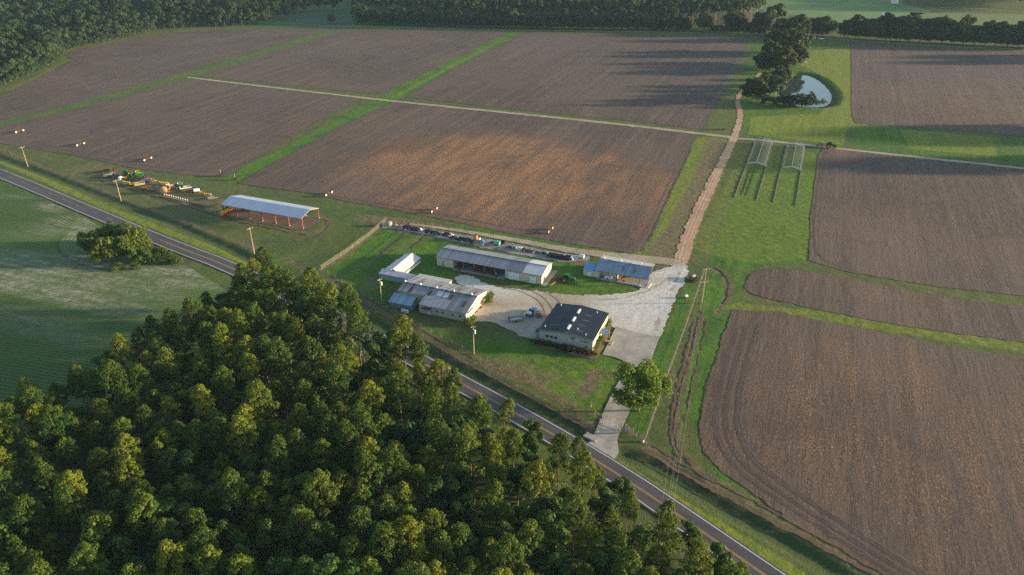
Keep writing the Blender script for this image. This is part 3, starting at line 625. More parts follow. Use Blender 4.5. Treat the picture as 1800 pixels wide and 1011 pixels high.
for i,(px,py,h) in enumerate([(640,760,15),(300,720,16),(560,870,14),(880,850,13),(150,840,15),(770,800,14)]):
    x,y=W(px,py); g_=random.Random(i+3); m=MB(); m.tube((0,0,0),(.2,.1,h),.22,.05,6); e=empty('dead_pine',(x,y,0)); tag(e,['bare grey dead pine in the middle of the foreground forest','bare grey dead pine in the left part of the foreground forest','bare grey dead pine near the bottom middle of the forest','bare grey dead pine near the road side of the forest','bare grey dead pine toward the bottom left corner','bare grey dead pine right of the forest middle'][i],'tree','dead pines in the forest'); m.build('trunk',M_BARK2,e); m=MB()
    for j in range(11): z=h*(.45+.5*j/11); a=j*2.4; q=2.6*(1-j/16); m.tube((.1,.05,z),(math.cos(a)*q,math.sin(a)*q,z+q*.35),.07,.02,4,False)
    m.build('limb',M_BARK2,e)
# brush under the trees: uncountable
V=[];T=[]; up=poisson(FP,3.4,9,20000); g2=np.random.default_rng(4)
lumps=[(x+g2.normal()*0.6,y+g2.normal()*0.6,0.6+g2.random()*1.5,1.0+g2.random()*1.2,0.15+0.5*g2.random(),g2.random()*0.35) for x,y in up if road_dist(x,y)>7.5 and pix(x,y,0)[1]<1120]
v,t=lump_cloud(lumps,11,0.6,0.7); tag(put(bpy.data.objects.new('undergrowth',np_mesh('undergrowth',v,t,L_OAK))),kind='stuff')
# ---- lone tree over the driveway
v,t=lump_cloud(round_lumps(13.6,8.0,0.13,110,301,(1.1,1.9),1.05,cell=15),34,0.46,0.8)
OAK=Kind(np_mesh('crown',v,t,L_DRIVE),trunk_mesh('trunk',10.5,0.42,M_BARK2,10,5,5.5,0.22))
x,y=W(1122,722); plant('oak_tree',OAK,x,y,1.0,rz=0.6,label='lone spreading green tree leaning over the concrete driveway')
# ---- clump of scrub trees in the crop field beside the road
sp=[(172,452,1.0,'leftmost'),(196,462,0.95,'front left'),(226,462,1.05,'front middle'),(190,438,1.0,'back left'),(215,440,1.15,'tallest middle'),(243,446,1.0,'back right'),(254,462,0.72,'front right'),(162,440,0.8,'shaded left'),(233,430,.9,'rear')]
for px,py,s,wd in sp:
    x,y=W(px,py); plant('scrub_tree',SCRUBS[random.randrange(3)],x,y,s*1.22,label='%s bushy tree of the round clump in the crop field'%wd,group='bushy trees in the crop field clump')
SH=[]
def mk_shrub(i,h,cr,n,mat,per=60,size=0.3):
    v,t=lump_cloud(round_lumps(h,cr,0.0,n,i,(0.35*cr,0.55*cr),1.0),per,size,0.8); k=Kind(np_mesh('foliage',v,t,mat),trunk_mesh('stem',h*0.7,0.06,M_BARK2,4,i,cr*0.5,0.2)); SHR.append(k); return k
SB=mk_shrub(1,3.0,2.2,16,L_SCRUB,26,0.4); SG=mk_shrub(2,1.5,0.95,12,L_OAK,150,0.16); SD=mk_shrub(3,1.5,0.95,12,L_HEDGE,150,0.16); SHG=mk_shrub(4,4.5,3.6,26,L_HEDGE,11,0.7)
for i,(px,py,s) in enumerate([(265,452,1.3),(275,461,1.1),(286,453,1.2),(297,459,1.0),(306,462,0.9),(315,464,0.7),(240,472,0.9),(208,474,0.9),(280,445,.9)]):
    x,y=W(px,py); plant('bush',SB,x,y,s,sz=s*0.8,label=['first and tallest bush of the row tailing off the scrub clump','second bush of the row tailing off the scrub clump','third bush, level with the road, in the row tailing off the clump','fourth bush in the row tailing off the clump','fifth low bush in the row tailing off the clump','last and lowest bush at the tip of the row by the road','low bush on the near side of the scrub clump, right one','low bush on the near side of the scrub clump, left one','bush behind the row, closest to the road edge line'][i],cat='bush',group='bushes tailing off the scrub clump')
# ---- trees round the pond
x,y=W(1323,177); plant('dark_tree',DARKS[0],x,y,1.02,label='broad dark round tree left of the pond beside the dirt track')
PT=[(1358,182,WOODS[3],1.15,.88,'tall light green tree between the dark round tree and the pond'),(1373,161,WOODS[0],0.8,0.62,'yellow tinged tree leaning over the left bank of the pond'),(1366,174,WOODS[1],0.9,0.7,'green tree on the bank behind the low dark shrubs'),
 (1341,126,DARKS[0],1.0,1.0,'round olive tree at the left foot of the tall grove above the track'),(1352,112,DARKS[0],0.9,1.25,'dark tree at the left side of the tall grove'),(1374,128,DARKS[1],0.92,0.95,'big grey green tree in the middle front of the tall grove'),(1398,118,DARKS[1],0.85,0.9,'tree at the right front of the tall grove'),
 (1361,92,DARKS[1],0.95,0.95,'tree on the upper left of the tall grove'),(1388,98,DARKS[1],1.1,1.1,'tallest tree in the centre of the grove'),(1408,92,DARKS[1],0.85,1.0,'tree on the right flank of the tall grove'),(1374,72,DARKS[1],1.0,1.0,'tree at the back left of the tall grove'),(1400,72,DARKS[1],1.0,1.15,'tree at the back right of the tall grove with golden top'),
 (1370,152,DARKS[2],1.1,1.1,'small tree linking the tall grove and the pond trees'),(1344,183,WOODS[4],0.6,0.5,'small pale bush tree at the foot of the dark round tree'),(1332,168,DARKS[2],.9,.9,'dark tree just behind the broad round tree by the track'),(1374,141,DARKS[2],.7,.65,'tree above the pond at the lower tip of the grove')]
PT+=[(1352,124,DARKS[2],1.2,1.1,'low tree at the front foot of the tall grove, left of centre'),(1383,124,DARKS[2],1.0,1.1,'low tree at the front foot of the tall grove, right of centre'),(1346,160,DARKS[2],1.0,1.0,'dark tree behind the light green one at the pond')]
for px,py,k,s,sz,lb in PT:
    s*=1.08; x,y=W(px,py); plant('pond_tree',k,x,y,s,sz=sz,label=lb,group='trees between the dirt track and the pond')
for i,(px,py,s) in enumerate([(1376,186,.85),(1387,188,1.0),(1398,188.5,1.0),(1409,188.5,1.0),(1420,188,.95),(1366,186,.7)]):
    x,y=W(px,py); plant('evergreen_shrub',SHG,x,y,s*1.15,sz=s*1.55,label='dark clipped looking evergreen shrub on the near pond bank, %s in the row'%['second','third','fourth','fifth','rightmost','leftmost'][i],cat='shrub',group='evergreen shrubs on the near pond bank')
x,y=W(1425,182); plant('sapling',WOODS[1],x,y,0.42,label='slim pale green sapling rising behind the shrubs at the pond',cat='tree')
for i,(px,py,s) in enumerate([(1433,184,1.0),(1441,185,1.15),(1448,184,0.8)]):
    x,y=W(px,py); plant('bank_bush',SB,x,y,s,label='yellowish bush at the right end of the near pond bank, %s of three'%['left','middle','right'][i],cat='bush',group='yellowish bushes on the pond bank')
# ---- woods in the background
def along(pts, step, jit=0.0, seed=1):
    g=random.Random(seed); P=[Vector(W(*p)) for p in pts]; out=[]; carry=0
    for a,b in zip(P[:-1],P[1:]):
        L=(b-a).length; d=carry
        while d<L: out.append(a+(b-a)*(d/L)+Vector((g.uniform(-jit,jit),g.uniform(-jit,jit)))); d+=step
        carry=d-L
    return out
EDGE=[(-40,172),(0,150),(45,132),(85,113),(98,101),(100,91),(135,83),(185,73),(232,62),(268,52),(300,50),(330,48),(400,46),(450,43),(500,32)]
ORD=lambda n: '%d%s'%(n,'th' if 10<=n%100<=20 else {1:'st',2:'nd',3:'rd'}.get(n%10,'th'))
for i,p in enumerate(along(EDGE,8.0,1.2,3)):
    k=WOODS[random.Random(i).randrange(5)]; s=random.uniform(0.8,1.15)
    plant('woodland_tree',k,p.x,p.y,s,label='%s tree from the left in the front row of the left wood'%ORD(i+1),group='front trees of the left wood')
def mass(name, polypx, rad, kinds, s0, s1, seed, off=0):
    P=[W(*p) for p in polypx]; ps=poisson(P,rad,seed,60000); g=np.random.default_rng(seed); V=[];T=[]
    for x,y in ps:
        k=kinds[g.integers(len(kinds))]; n=len(k.c.vertices)
        co=np.empty(n*3,np.float32); k.c.vertices.foreach_get('co',co); co=co.reshape(-1,3); tc=np.empty(n*4,np.float32); k.c.attributes['tint'].data.foreach_get('color',tc); tc=tc.reshape(-1,4)[:,:2]
        s=g.uniform(s0,s1); a=g.uniform(0,6.28); ca,sa=math.cos(a)*s,math.sin(a)*s
        V.append(np.stack([co[:,0]*ca-co[:,1]*sa+x,co[:,0]*sa+co[:,1]*ca+y,co[:,2]*s*g.uniform(0.9,1.15)],1)); T.append(np.clip(tc+g.normal()*0.18+np.array([0,0.35*(g.random()<0.12)]),0,1))
    print(name,len(ps)); tag(put(bpy.data.objects.new(name,np_mesh(name,np.concatenate(V),np.concatenate(T),kinds[0].c.materials[0]))),kind='stuff')
def mk_low(i,h,cr,n,per,size,base,mat,r):
    v,t=lump_cloud(round_lumps(h,cr,base,n,i,r),per,size,0.8); return Kind(np_mesh('canopy',v,t,mat),None)
LOW=[mk_low(160+i,h,cr,24,7,1.35,b,L_WOOD,(1.4,2.3)) for i,(h,cr,b) in enumerate([(19,5.8,.25),(23,5.4,.25),(16,6.4,.25)])]
mass('left_wood',[(-80,165),(-40,158),(0,137),(45,120),(80,103),(90,96),(90,85),(130,75),(180,66),(230,55),(265,45),(330,41),(400,39),(445,36),(500,24),(515,5),(515,-55),(120,-55),(120,8),(60,20),(-20,18),(-200,60)],7.6,LOW,0.75,1.2,5)
mass('left_wood',[(-20,12),(0,-10),(115,-12),(120,-55),(-200,-55),(-200,50)],7.8,LOW,0.8,1.15,6)
# far hedges in the teal field
for i,(px,py,s) in enumerate([(518,22,.8),(528,21,1.0),(537,20,.9),(548,20,1.0),(560,19.5,1.05),(572,19,1.0),(585,18.5,1.15),(597,18,.9),(622,14,.5)]):
    x,y=W(px,py); plant('field_tree',WOODS[i%4],x,y,s,label='%s tree from the left in the short row across the teal green field'%ORD(i+1),group='row of trees across the teal field')
x,y=W(584,42); plant('field_tree',DARKS[2],x,y,0.8,label='single dark round bushy tree standing alone in the teal field')
# front row of the wood beyond the upper fields
bl=along([(628,42),(700,44),(850,49),(1000,52),(1130,53),(1215,55)],9.5,1.0,8)
for i,p in enumerate(bl): plant('hedge_tree',(WOODS+DARKS[2:])[random.Random(i+50).randrange(6)],p.x,p.y,random.uniform(0.95,1.25),label='%s tree from the left in the dark row beyond the upper centre fields'%ORD(i+1),group='dark tree row beyond the upper centre fields')
for i,(px,py,s) in enumerate([(1236,56,.85),(1288,56,1.05),(1300,58,.8),(1332,60,1.0),(1345,62,1.1),(1358,52,1.2),(1316,58,.5)]):
    x,y=W(px,py); plant('hedge_tree',DARKS[2],x,y,s*1.6,label=['small dark tree left of the bright gap in the row','large domed dark tree right of the bright gap in the row','narrow dark tree behind the domed one','dark tree just left of the tall grove','dark tree touching the left side of the tall grove','tall dark tree behind the tall grove','low dark bush between two gaps'][i],group='dark trees left of the grove')
# plantation of tall bare stemmed pines behind it
PL=[]
for i,(h,cr) in enumerate([(22,2.8),(24,2.6),(20,2.6)]):
    L=pine_lumps(h,cr,0.62,16,200+i,1.1,1.6); v,t=lump_cloud(L,6,1.3); PL.append(Kind(np_mesh('canopy',v,t,L_WOOD),None))
mass('pine_plantation',[(630,36),(850,42),(1210,47),(1330,45),(1345,20),(1330,-45),(650,-45)],6.2,PL,0.85,1.1,31)
TS=poisson([W(*p) for p in [(850,41),(1210,46),(1330,45),(1340,5),(860,5)]],5.0,77,9000); m=MB()
for x,y in TS: m.tube((x,y,0),(x,y,15),0.28,0.14,4,False)
M_PALE=paint((0.16,0.14,0.11),0.9,0,0.3,'pale_bark'); tag(m.build('plantation_stems',M_PALE),kind='stuff')
mass('pine_plantation',[(1590,14),(1700,19),(1830,21),(1900,0),(1900,-50),(1600,-50)],7.0,PL,0.8,1.0,33)
# right hand row
rl=[(1434,62,1.0),(1446,63,.9),(1462,60,.55),(1490,66,.9),(1503,68,1.0),(1520,69,1.05),(1538,70,1.0),(1556,71,1.05),(1575,72,1.2),(1596,73,1.1),(1615,74,1.25),(1635,75,1.1),(1655,76,1.0),(1672,77,1.0),(1692,78,1.15),(1712,79,1.0),(1730,80,1.1),(1750,81,.9),(1770,82,1.05),(1790,83,1.1),(1812,84,1.1),(1835,85,1.1)]
for i,(px,py,s) in enumerate(rl):
    x,y=W(px,py); plant('row_tree',DARKS[1] if i%3 else DARKS[0],x,y,s*(1.05 if i%3 else 1.35),sz=s*(0.95 if i%3 else 1.3)*(0.85+0.45*((i*7)%5)/5),label='%s tree from the left in the dark row behind the upper right field'%ORD(i+1),group='dark tree row behind the upper right field')
# rows standing beyond the right edge of the picture: their long shadows lie over the fields
for i,(px,py,s) in enumerate([(1960,232,1.3),(1990,226,1.3),(2030,238,1.2),(2080,244,1.3),(1930,100,1.2),(1960,108,1.3),(2000,290,1.2),(2060,284,1.3),(2100,292,1.2)]):
    x,y=W(px,py); plant('row_tree',DARKS[1],x,y,s,label='tree standing past the right edge of the upper right field',group='trees past the right edge')
def brush(name,pts,wd,mat,h0,h1,step=3.0,per=5,size=1.1):
    g=np.random.default_rng(len(pts)+int(wd)); L=[]
    for p in along(pts,step,0.3,5):
        for _ in range(3): h=g.uniform(h0,h1); L.append((p.x+g.uniform(-wd,wd),p.y+g.uniform(-wd,wd)+wd,h*0.55,h*0.6,0.15+0.5*g.random(),0.4*g.random()))
    v,t=lump_cloud(L,per,size,1.0); tag(put(bpy.data.objects.new(name,np_mesh(name,v,t,mat))),kind='stuff')
brush('hedge_brush',[(1482,66),(1560,72),(1700,79),(1840,86)],3.5,L_DARKW,5,11)
brush('hedge_brush',[(630,43),(850,49),(1100,53),(1215,55)],3.0,L_WOOD,4,9)
brush('hedge_brush',[(1255,58),(1290,59),(1345,62)],3.0,L_DARKW,3,7); brush('hedge_brush',[(1425,63),(1450,64)],3.0,L_DARKW,3,8)
brush('wood_brush',EDGE[:-1],2.5,L_WOOD,2,6,3.0,7,0.9)
brush('bank_brush',[(1330,178),(1350,182),(1366,184)],2.0,L_WOOD,2,4,2.0,14,0.5)
# clipped shrubs round the office
def shrubs(lst, kind, lab, grp):
    for i,(px,py,s) in enumerate(lst):
        x,y=W(px,py); plant('shrub',kind,x,y,s,label='%s shrub from the left %s'%(ORD(i+1),lab),cat='shrub',group=grp)
shrubs([(937,601,.8),(944,604,1.0),(953,606,1.05),(962,608,1.1),(969,609,1.0),(979,612,1.1),(986,615,1.2),(993,617,1.35),(1001,618,1.4),(1008,619,1.1),(1014,619,.95),(1020,621,1.05),(1028,622,1.1),(1035,623,1.0),(1041,624,.8)],SD,'along the front wall of the dark roofed building','shrubs along the front of the dark roofed building')
for i,(px,py,s) in enumerate([(1048,626,.9),(1047,616,1.0),(1050,610,.8),(1054,604,1.2),(1057,598,1.2),(1051,606,1.0),(1066,578,1.2),(1069,572,1.3),(1070,567,1.0),(1062,585,.8)]):
    x,y=W(px,py); plant('shrub',SG,x,y,s,label='%s round shrub from the near corner, beside the dark roofed building side wall'%ORD(i+1),cat='shrub',group='round shrubs beside the sunlit end wall')
for px,py,s,lb in [(863,524,1.3,'far bright green shrub at the end wall of the workshop'),(860,530,1.4,'middle bright green shrub at the end wall of the workshop'),(857,535,1.3,'near bright green shrub at the end wall of the workshop'),(828,570,1.5,'bright green bush at the near corner of the workshop'),(822,572,1.2,'smaller green bush at the near corner of the workshop'),(833,564,1.0,'small green bush by the workshop entrance')]:
    x,y=W(px,py); plant('shrub',SG,x,y,s*1.1,label=lb,cat='shrub',group='green shrubs beside the workshop')
#@@BUILD
# ------------------------------------------------------------------ building materials
def ribbed(name, c1, c2, per=0.9, metal=0.25, rough=0.45, rust=0.0, ax=0):
    t=NT(name); sp=t.sep(t.co()); f=t.math('FRACT',t.math('DIVIDE',sp[ax],per)); cell=t.math('FLOOR',t.math('DIVIDE',sp[ax],per*1.0))
    wn=t.new('ShaderNodeTexWhiteNoise',noise_dimensions='1D'); t.link(cell,wn.inputs['W'])
    n=t.noise(0.5,5,0.7); n2=t.noise(0.22,4,0.7,0,vec=t.comb(t.math('MULTIPLY',sp[0],1.0),t.math('MULTIPLY',sp[1],0.25),0.0))
    c=t.mix(t.math('MULTIPLY',wn.outputs['Value'],0.8),c1,c2); c=t.mix(t.math('MULTIPLY',t.ramp(f,0.90,0.95),0.55),c,tuple(x*0.35 for x in c1))
    c=t.mix(t.math('MULTIPLY',t.ramp(n,0.4,0.7),0.35),c,tuple(x*0.7 for x in c1))
    if rust: c=t.mix(t.math('MULTIPLY',t.ramp(n2,0.52,0.72),rust),c,(0.20,0.13,0.09))
    t.bump(t.ramp(f,0.85,0.95),0.5,0.05); return t.done(c,rough,metal)
def siding(name, c): 
    t=NT(name); sp=t.sep(t.co()); f=t.math('FRACT',t.math('DIVIDE',t.math('ADD',sp[0],sp[1]),0.6)); n=t.noise(0.8,5,0.7)
    a=t.mix(t.math('MULTIPLY',t.ramp(n,0.4,0.75),0.25),c,tuple(x*0.65 for x in c)); a=t.mix(t.math('MULTIPLY',t.ramp(f,0.88,0.94),0.3),a,tuple(x*0.5 for x in c))
    low=t.ramp(t.math('MULTIPLY',sp[2],-1.0),-0.7,-0.05); a=t.mix(t.math('MULTIPLY',low,t.math('MULTIPLY',n,0.6)),a,(0.22,0.16,0.11)); return t.done(a,0.6)
R_GALV=ribbed('galvanised_roof',(0.22,0.235,0.27),(0.33,0.34,0.37),1.0,0.2,0.5,0.12); R_GALV2=ribbed('patched_roof',(0.17,0.19,0.22),(0.25,0.26,0.29),1.0,0.2,0.55,0.15); R_WHITE=ribbed('white_roof',(0.52,0.53,0.55),(0.60,0.60,0.62),1.0,0.05,0.5)
R_WORK=ribbed('weathered_roof',(0.15,0.16,0.18),(0.42,0.41,0.42),0.85,0.15,0.55,0.65); R_NEW=ribbed('newer_roof',(0.30,0.315,0.34),(0.40,0.41,0.43),0.85,0.15,0.5,0.1)
R_BLUE=ribbed('blue_roof',(0.10,0.165,0.245),(0.16,0.235,0.32),0.8,0.15,0.45,0.1); R_BBLUE=ribbed('bright_blue_roof',(0.10,0.27,0.52),(0.13,0.32,0.58),0.8,0.1,0.45); R_PALE=ribbed('pale_roof',(0.42,0.39,0.37),(0.50,0.47,0.45),0.8,0.1,0.55,0.4)
R_DARK=ribbed('dark_roof',(0.014,0.022,0.040),(0.022,0.030,0.050),1.2,0.0,0.5,0.15); R_SKY=ribbed('barn_roof',(0.40,0.45,0.54),(0.50,0.54,0.62),1.1,0.2,0.45); R_GH=ribbed('greenhouse_roof',(0.50,0.50,0.53),(0.62,0.60,0.62),1.3,0.0,0.5,0.35,ax=1); R_GLASS=ribbed('sheet_glass_roof',(0.20,0.30,0.38),(0.36,0.46,0.54),0.9,0.1,0.25,0.2)
W_CREAM=siding('cream_siding',(0.52,0.50,0.40)); W_BEIGE=siding('beige_siding',(0.50,0.45,0.33)); W_MINT=siding('pale_green_siding',(0.46,0.50,0.42)); W_BLUE=siding('blue_grey_siding',(0.30,0.40,0.44)); W_WHITE=siding('white_siding',(0.66,0.65,0.60))
DKV=paint((0.010,0.011,0.013),0.7,0,0.1,'dark_opening'); WHT=paint((0.72,0.74,0.76),0.5,0,0.1,'white_paint'); TRIM=paint((0.10,0.09,0.08),0.6,0,0.1,'dark_trim'); RUST=paint((0.16,0.075,0.045),0.9,0,0.35,'rust'); OPOST=paint((0.29,0.085,0.042),0.6,0,0.15,'orange_steel'); CBL=paint((0.34,0.32,0.29),0.9,0,0.25,'concrete_block')
GRN=paint((0.012,0.16,0.035),0.4,0,0.15,'green_paint'); YEL=paint((0.52,0.35,0.03),0.6,0,0.3,'yellow_paint'); BLK=paint((0.015,0.015,0.016),0.7,0,0.1,'black_rubber'); REDP=paint((0.45,0.03,0.02),0.5,0,0.2,'red_paint'); ORG=paint((0.48,0.20,0.06),0.5,0,0.2,'orange_paint')
MAR=paint((0.14,0.055,0.06),0.7,0,0.3,'maroon_steel'); GRY=paint((0.25,0.25,0.26),0.6,0,0.3,'grey_steel'); GLS=paint((0.02,0.03,0.04),0.15,0,0.05,'dark_glass'); BLU=paint((0.03,0.13,0.34),0.3,0.1,0.08,'blue_car_paint'); TAN=paint((0.50,0.35,0.19),0.8,0,0.3,'tan_wood'); TEAL=paint((0.10,0.42,0.36),0.5,0,0.15,'teal_paint'); PURP=paint((0.20,0.06,0.16),0.6,0,0.2,'purple_paint'); DGR=paint((0.02,0.07,0.045),0.6,0,0.3,'dark_green_paint'); SKYB=paint((0.10,0.22,0.40),0.6,0,0.3,'blue_tarp'); DKT=paint((0.035,0.042,0.055),0.7,0,0.5,'dark_tarp'); POLE=paint((0.36,0.29,0.17),0.9,0,0.2,'pole_wood'); CER=paint((0.70,0.70,0.66),0.4,0,0.1,'pale_ceramic'); WIRE=paint((0.30,0.30,0.26),0.6,0.0,0.1,'wire')
def house(name, label, cat, u, v):
    x,y=uv2w(u,v); e=empty(name,(x,y,0),AX); return tag(e,label,cat)
class Loc:
    """local coordinates of a building whose origin is (u0,v0)"""
    def __init__(s,u0,v0): s.u=u0; s.v=v0
    def __call__(s,px,py,z=0): a,b=UV(px,py,z); return a-s.u,b-s.v
def part(mb,name,mat,par,label=None):
    o=mb.build(name,mat,par)
    if label: o['label']=label
    return o
def win(par, x0,x1,z0,z1,y, name='window', glass=GLS, frame=WHT, axis='y', sgn=-1, th=0.06, pane='pane'):
    m=MB(); g=MB(); t=0.09
    def b(mm,a0,a1,c0,c1,d0,d1):
        d0,d1=sorted((y+sgn*d0,y+sgn*d1))
        if axis=='y': mm.box(a0,a1,d0,d1,c0,c1)
        else: mm.box(d0,d1,a0,a1,c0,c1)
    b(m,x0,x1,z0,z0+t,0.004,th); b(m,x0,x1,z1-t,z1,0.004,th); b(m,x0,x0+t,z0+t,z1-t,0.004,th); b(m,x1-t,x1,z0+t,z1-t,0.004,th)
    b(g,x0+t,x1-t,z0+t,z1-t,0.004,0.03)
    o=m.build(name,frame,par); g.build(pane,glass,o); return o
# ---- 1 long machine shed with open bays
r=house('machine_shed','long cream machine shed with open bays and white roof panel at its right end','shed',-114.0,211.6); Lc=Loc(-114,211.6)
Ln,Dp,Ev,Rg=40.3,10.5,3.55,4.75; oa=Lc(797,471)[0]; ob=Lc(888,489)[0]
m=MB(); m.box(0,0.12,0.12,Dp,0,Ev); m.box(0.12,oa,0,0.12,0,Ev); m.box(0.12,Ln-0.12,Dp-0.12,Dp,0,Ev); m.box(oa,oa+0.12,0.12,Dp-0.12,0,Ev-.05); m.box(ob,ob+0.12,0.12,Dp-0.12,0,Ev-.05); m.box(ob,Ln-0.12,0,0.12,0,Ev); m.box(0.12,oa,.12,Dp-.12,3.3,3.35)
m.prism([(0.0,Ev),(Dp,Ev),(Dp/2,Rg-0.06)],0.0,0.12); part(m,'wall',W_CREAM,r)
m=MB(); m.box(Ln-0.12,Ln,0.12,Dp-.12,0,Ev); m.prism([(0.0,Ev),(Dp,Ev),(Dp/2,Rg-0.06)],Ln-0.12,Ln); part(m,'end_wall',W_BEIGE,r,'sunlit beige end wall')  # sun-facing wall gets the warmer siding: sunlight put into its colour
def gable_roof(par, x0,x1,y0,y1,ev,rg,mat,oh=0.3,t=0.08,name='roof',yr=None,rb=None):
    yr=(y0+y1)/2 if yr is None else yr; m=MB(); k=(rg-ev)/(yr-y0); k2=(rg-(rb if rb is not None else ev))/(y1-yr)
    m.slab((x0,y0-oh,ev-k*oh+t),(x1,y0-oh,ev-k*oh+t),(x1,yr,rg+t),(x0,yr,rg+t),t); m.slab((x0,yr,rg+t),(x1,yr,rg+t),(x1,y1+oh,rg-k2*(y1+oh-yr)+t),(x0,y1+oh,rg-k2*(y1+oh-yr)+t),t); return part(m,name,mat,par)
w1=Lc(919,478,3.6)[0]; g1=Lc(889,473,3.6)[0]
rf=gable_roof(r,-0.25,g1,0,Dp,Ev,Rg,R_GALV); gable_roof(r,g1+.003,w1,0,Dp,Ev,Rg,R_GALV2)['label']='darker patched roof section'; gable_roof(r,w1+.003,Ln+0.25,0,Dp,Ev,Rg,R_WHITE)['label']='white roof section at the right end'
m=MB(); m.box(-0.25,Ln+0.25,Dp/2-0.28,Dp/2+0.05,Rg+0.10,Rg+0.16); part(m,'ridge_cap',TRIM,rf); m=MB(); m.box(-0.27,Ln+0.27,-0.36,-0.30,Ev-0.10,Ev+0.05); part(m,'gutter',TRIM,rf)
for i in range(1,5): m=MB(); x=oa+(ob-oa)*i/5; m.box(x-0.1,x+0.1,0.2,0.4,0,Ev-.05); part(m,'post',GRY,r)
for a,b,h0 in ((892.8,913.6,2.9),(929.5,941.6,2.6)):
    x0=Lc(a,490 if a<900 else 498)[0]; x1=x0+(4.4 if a<900 else 2.6); m=MB(); m.box(x0,x1,-0.05,-0.004,0.02,h0); d=part(m,'garage_door',WHT,r); m=MB(); m.box(x0-.1,x0-.004,-0.06,-.004,0,h0+.1); m.box(x1+.004,x1+.1,-0.06,-.004,0,h0+.1); m.box(x0,x1,-0.06,-.004,h0+.004,h0+.1); part(m,'door_frame',TRIM,d)
win(r,2.4,3.3,1.6,2.5,0,glass=RUST); m=MB(); m.box(2.2,3.1,-0.05,-.004,0,1.45); part(m,'door',CBL,r)
m=MB(); m.box(3.5,4.2,Ln*0+Ln+.0,Ln,0,0) if False else m.box(Ln+0.004,Ln+0.05,1.4,2.3,0,2.1); part(m,'door',W_WHITE,r)
m=MB(); m.box(oa+.12,ob,-1.2,Dp-.12,0.04,0.09); m.box(Ln,Ln+1.8,-.5,Dp+1.5,0.04,.09); part(m,'floor_slab',CBL,r)
# ---- 2 workshop with the weathered roof
r=house('workshop','wide workshop with weathered ribbed roof full of rust patches and a row of front windows','workshop',-113.6,179.3); Lc=Loc(-113.6,179.3)
XL,XR,YB,YR,EV,RG=0,26.3,16.2,8.1,3.15,4.9; xa=9.8; ya=4.2
k=(RG-EV)/YR; zl=EV+k*ya
m=MB(); m.box(0,0.12,ya,YB,0,EV-.02); m.box(0.12,xa,ya,ya+0.12,0,zl-.02); m.box(xa,xa+0.12,0.12,ya,0,EV-.02); m.box(xa,XR-.12,0,0.12,0,EV-.02); m.box(0.12,XR-.12,YB-.12,YB,0,EV-.02); m.prism([(0,EV),(YR,RG-.03),(ya,zl-.02),(ya,EV)][::-1] if False else [(ya,EV-.02),(YB,EV-.02),(YR,RG-.04),(ya,zl-.04)],0,0.12); m.prism([(0.12,EV-.02),(ya,EV-.02),(ya,zl-.05)],xa,xa+.12); part(m,'wall',W_CREAM,r)
m=MB(); m.box(XR-.12,XR,0,YB,0,EV-.02); m.prism([(0,EV-.02),(YB,EV-.02),(YR,RG-.04)],XR-.12,XR); part(m,'end_wall',W_BEIGE,r,'sunlit cream gable wall facing the yard')  # gable coloured warmer than the cream walls, with the low sun painted in
rf=MB(); t=0.08; o=0.25
rf.slab((-0.3,ya-o,zl-k*o+t),(xa,ya-o,zl-k*o+t),(xa,YR,RG+t),(-0.3,YR,RG+t),t); rf.slab((xa+.002,-o,EV-k*o+t),(XR+.25,-o,EV-k*o+t),(XR+.25,YR,RG+t),(xa+.002,YR,RG+t),t); rf.slab((-0.3,YR+.1,RG+t+.35),(XR+.25,YR+.1,RG+t+.35),(XR+.25,YB+o,EV-k*o+t),(-0.3,YB+o,EV-k*o+t),t); rf.box(-.3,XR+.25,YR,YR+.1,RG-.05,RG+t+.36)
rf=part(rf,'roof',R_WORK,r)
def on_front(x0,x1,y0,y1,d): return [(x0,y0,EV+k*y0+t+d),(x1,y0,EV+k*y0+t+d),(x1,y1,EV+k*y1+t+d),(x0,y1,EV+k*y1+t+d)]
m=MB(); m.slab(*on_front(xa+.1,19.0,-o-.02,4.4,0.03),0.02); part(m,'new_panel',R_NEW,rf,'smooth newer roof panels')
kb=(RG+.35-EV+k*o)/(YB+o-YR)
for x,y,side in ((3.6,5.6,0),(10.6,5.5,0),(18.2,5.6,0),(23.6,3.8,0),(4.6,11.2,1),(11.6,11.3,1),(18.4,11.4,1),(24.2,11.0,1)):
    m=MB()
    if side==0: m.slab(*on_front(x,x+.85,y-1.3,y+1.3,0.035),0.02)
    else:
        z=lambda yy: RG+t+.35-kb*(yy-YR-.1)+.035
        m.slab((x,y-1.4,z(y-1.4)),(x+.85,y-1.4,z(y-1.4)),(x+.85,y+1.4,z(y+1.4)),(x,y+1.4,z(y+1.4)),.02)
    part(m,'patch_skylight',RUST,rf)  # rust-brown roof stains built as thin raised sheets
m=MB(); m.slab(*on_front(13.4,15.3,5.2,7.6,0.035),0.02); m.slab(*on_front(15.7,17.4,4.9,7.3,0.035),0.02); part(m,'clean_panel',R_WHITE,rf)
for x in (0.2,5.9,11.9,18.1,24.4): m=MB(); m.box(x,x+.45,YR-.15,YR+.35,RG+.45,RG+.95); m.tube((x+.22,YR+.1,RG+.95),(x+.22,YR+.1,RG+1.1),.3,.1,8); part(m,'roof_vent',WHT,rf)
for px,py in ((742,544.5),(768.7,549.9),(779.6,552.4),(797,556.2),(810.5,559)):
    x=Lc(px,py,1.6)[0]; x=(px-736)/(820.5-736)*(XR-xa)+xa; win(r,x-.45,x+.45,1.3,2.3,0)
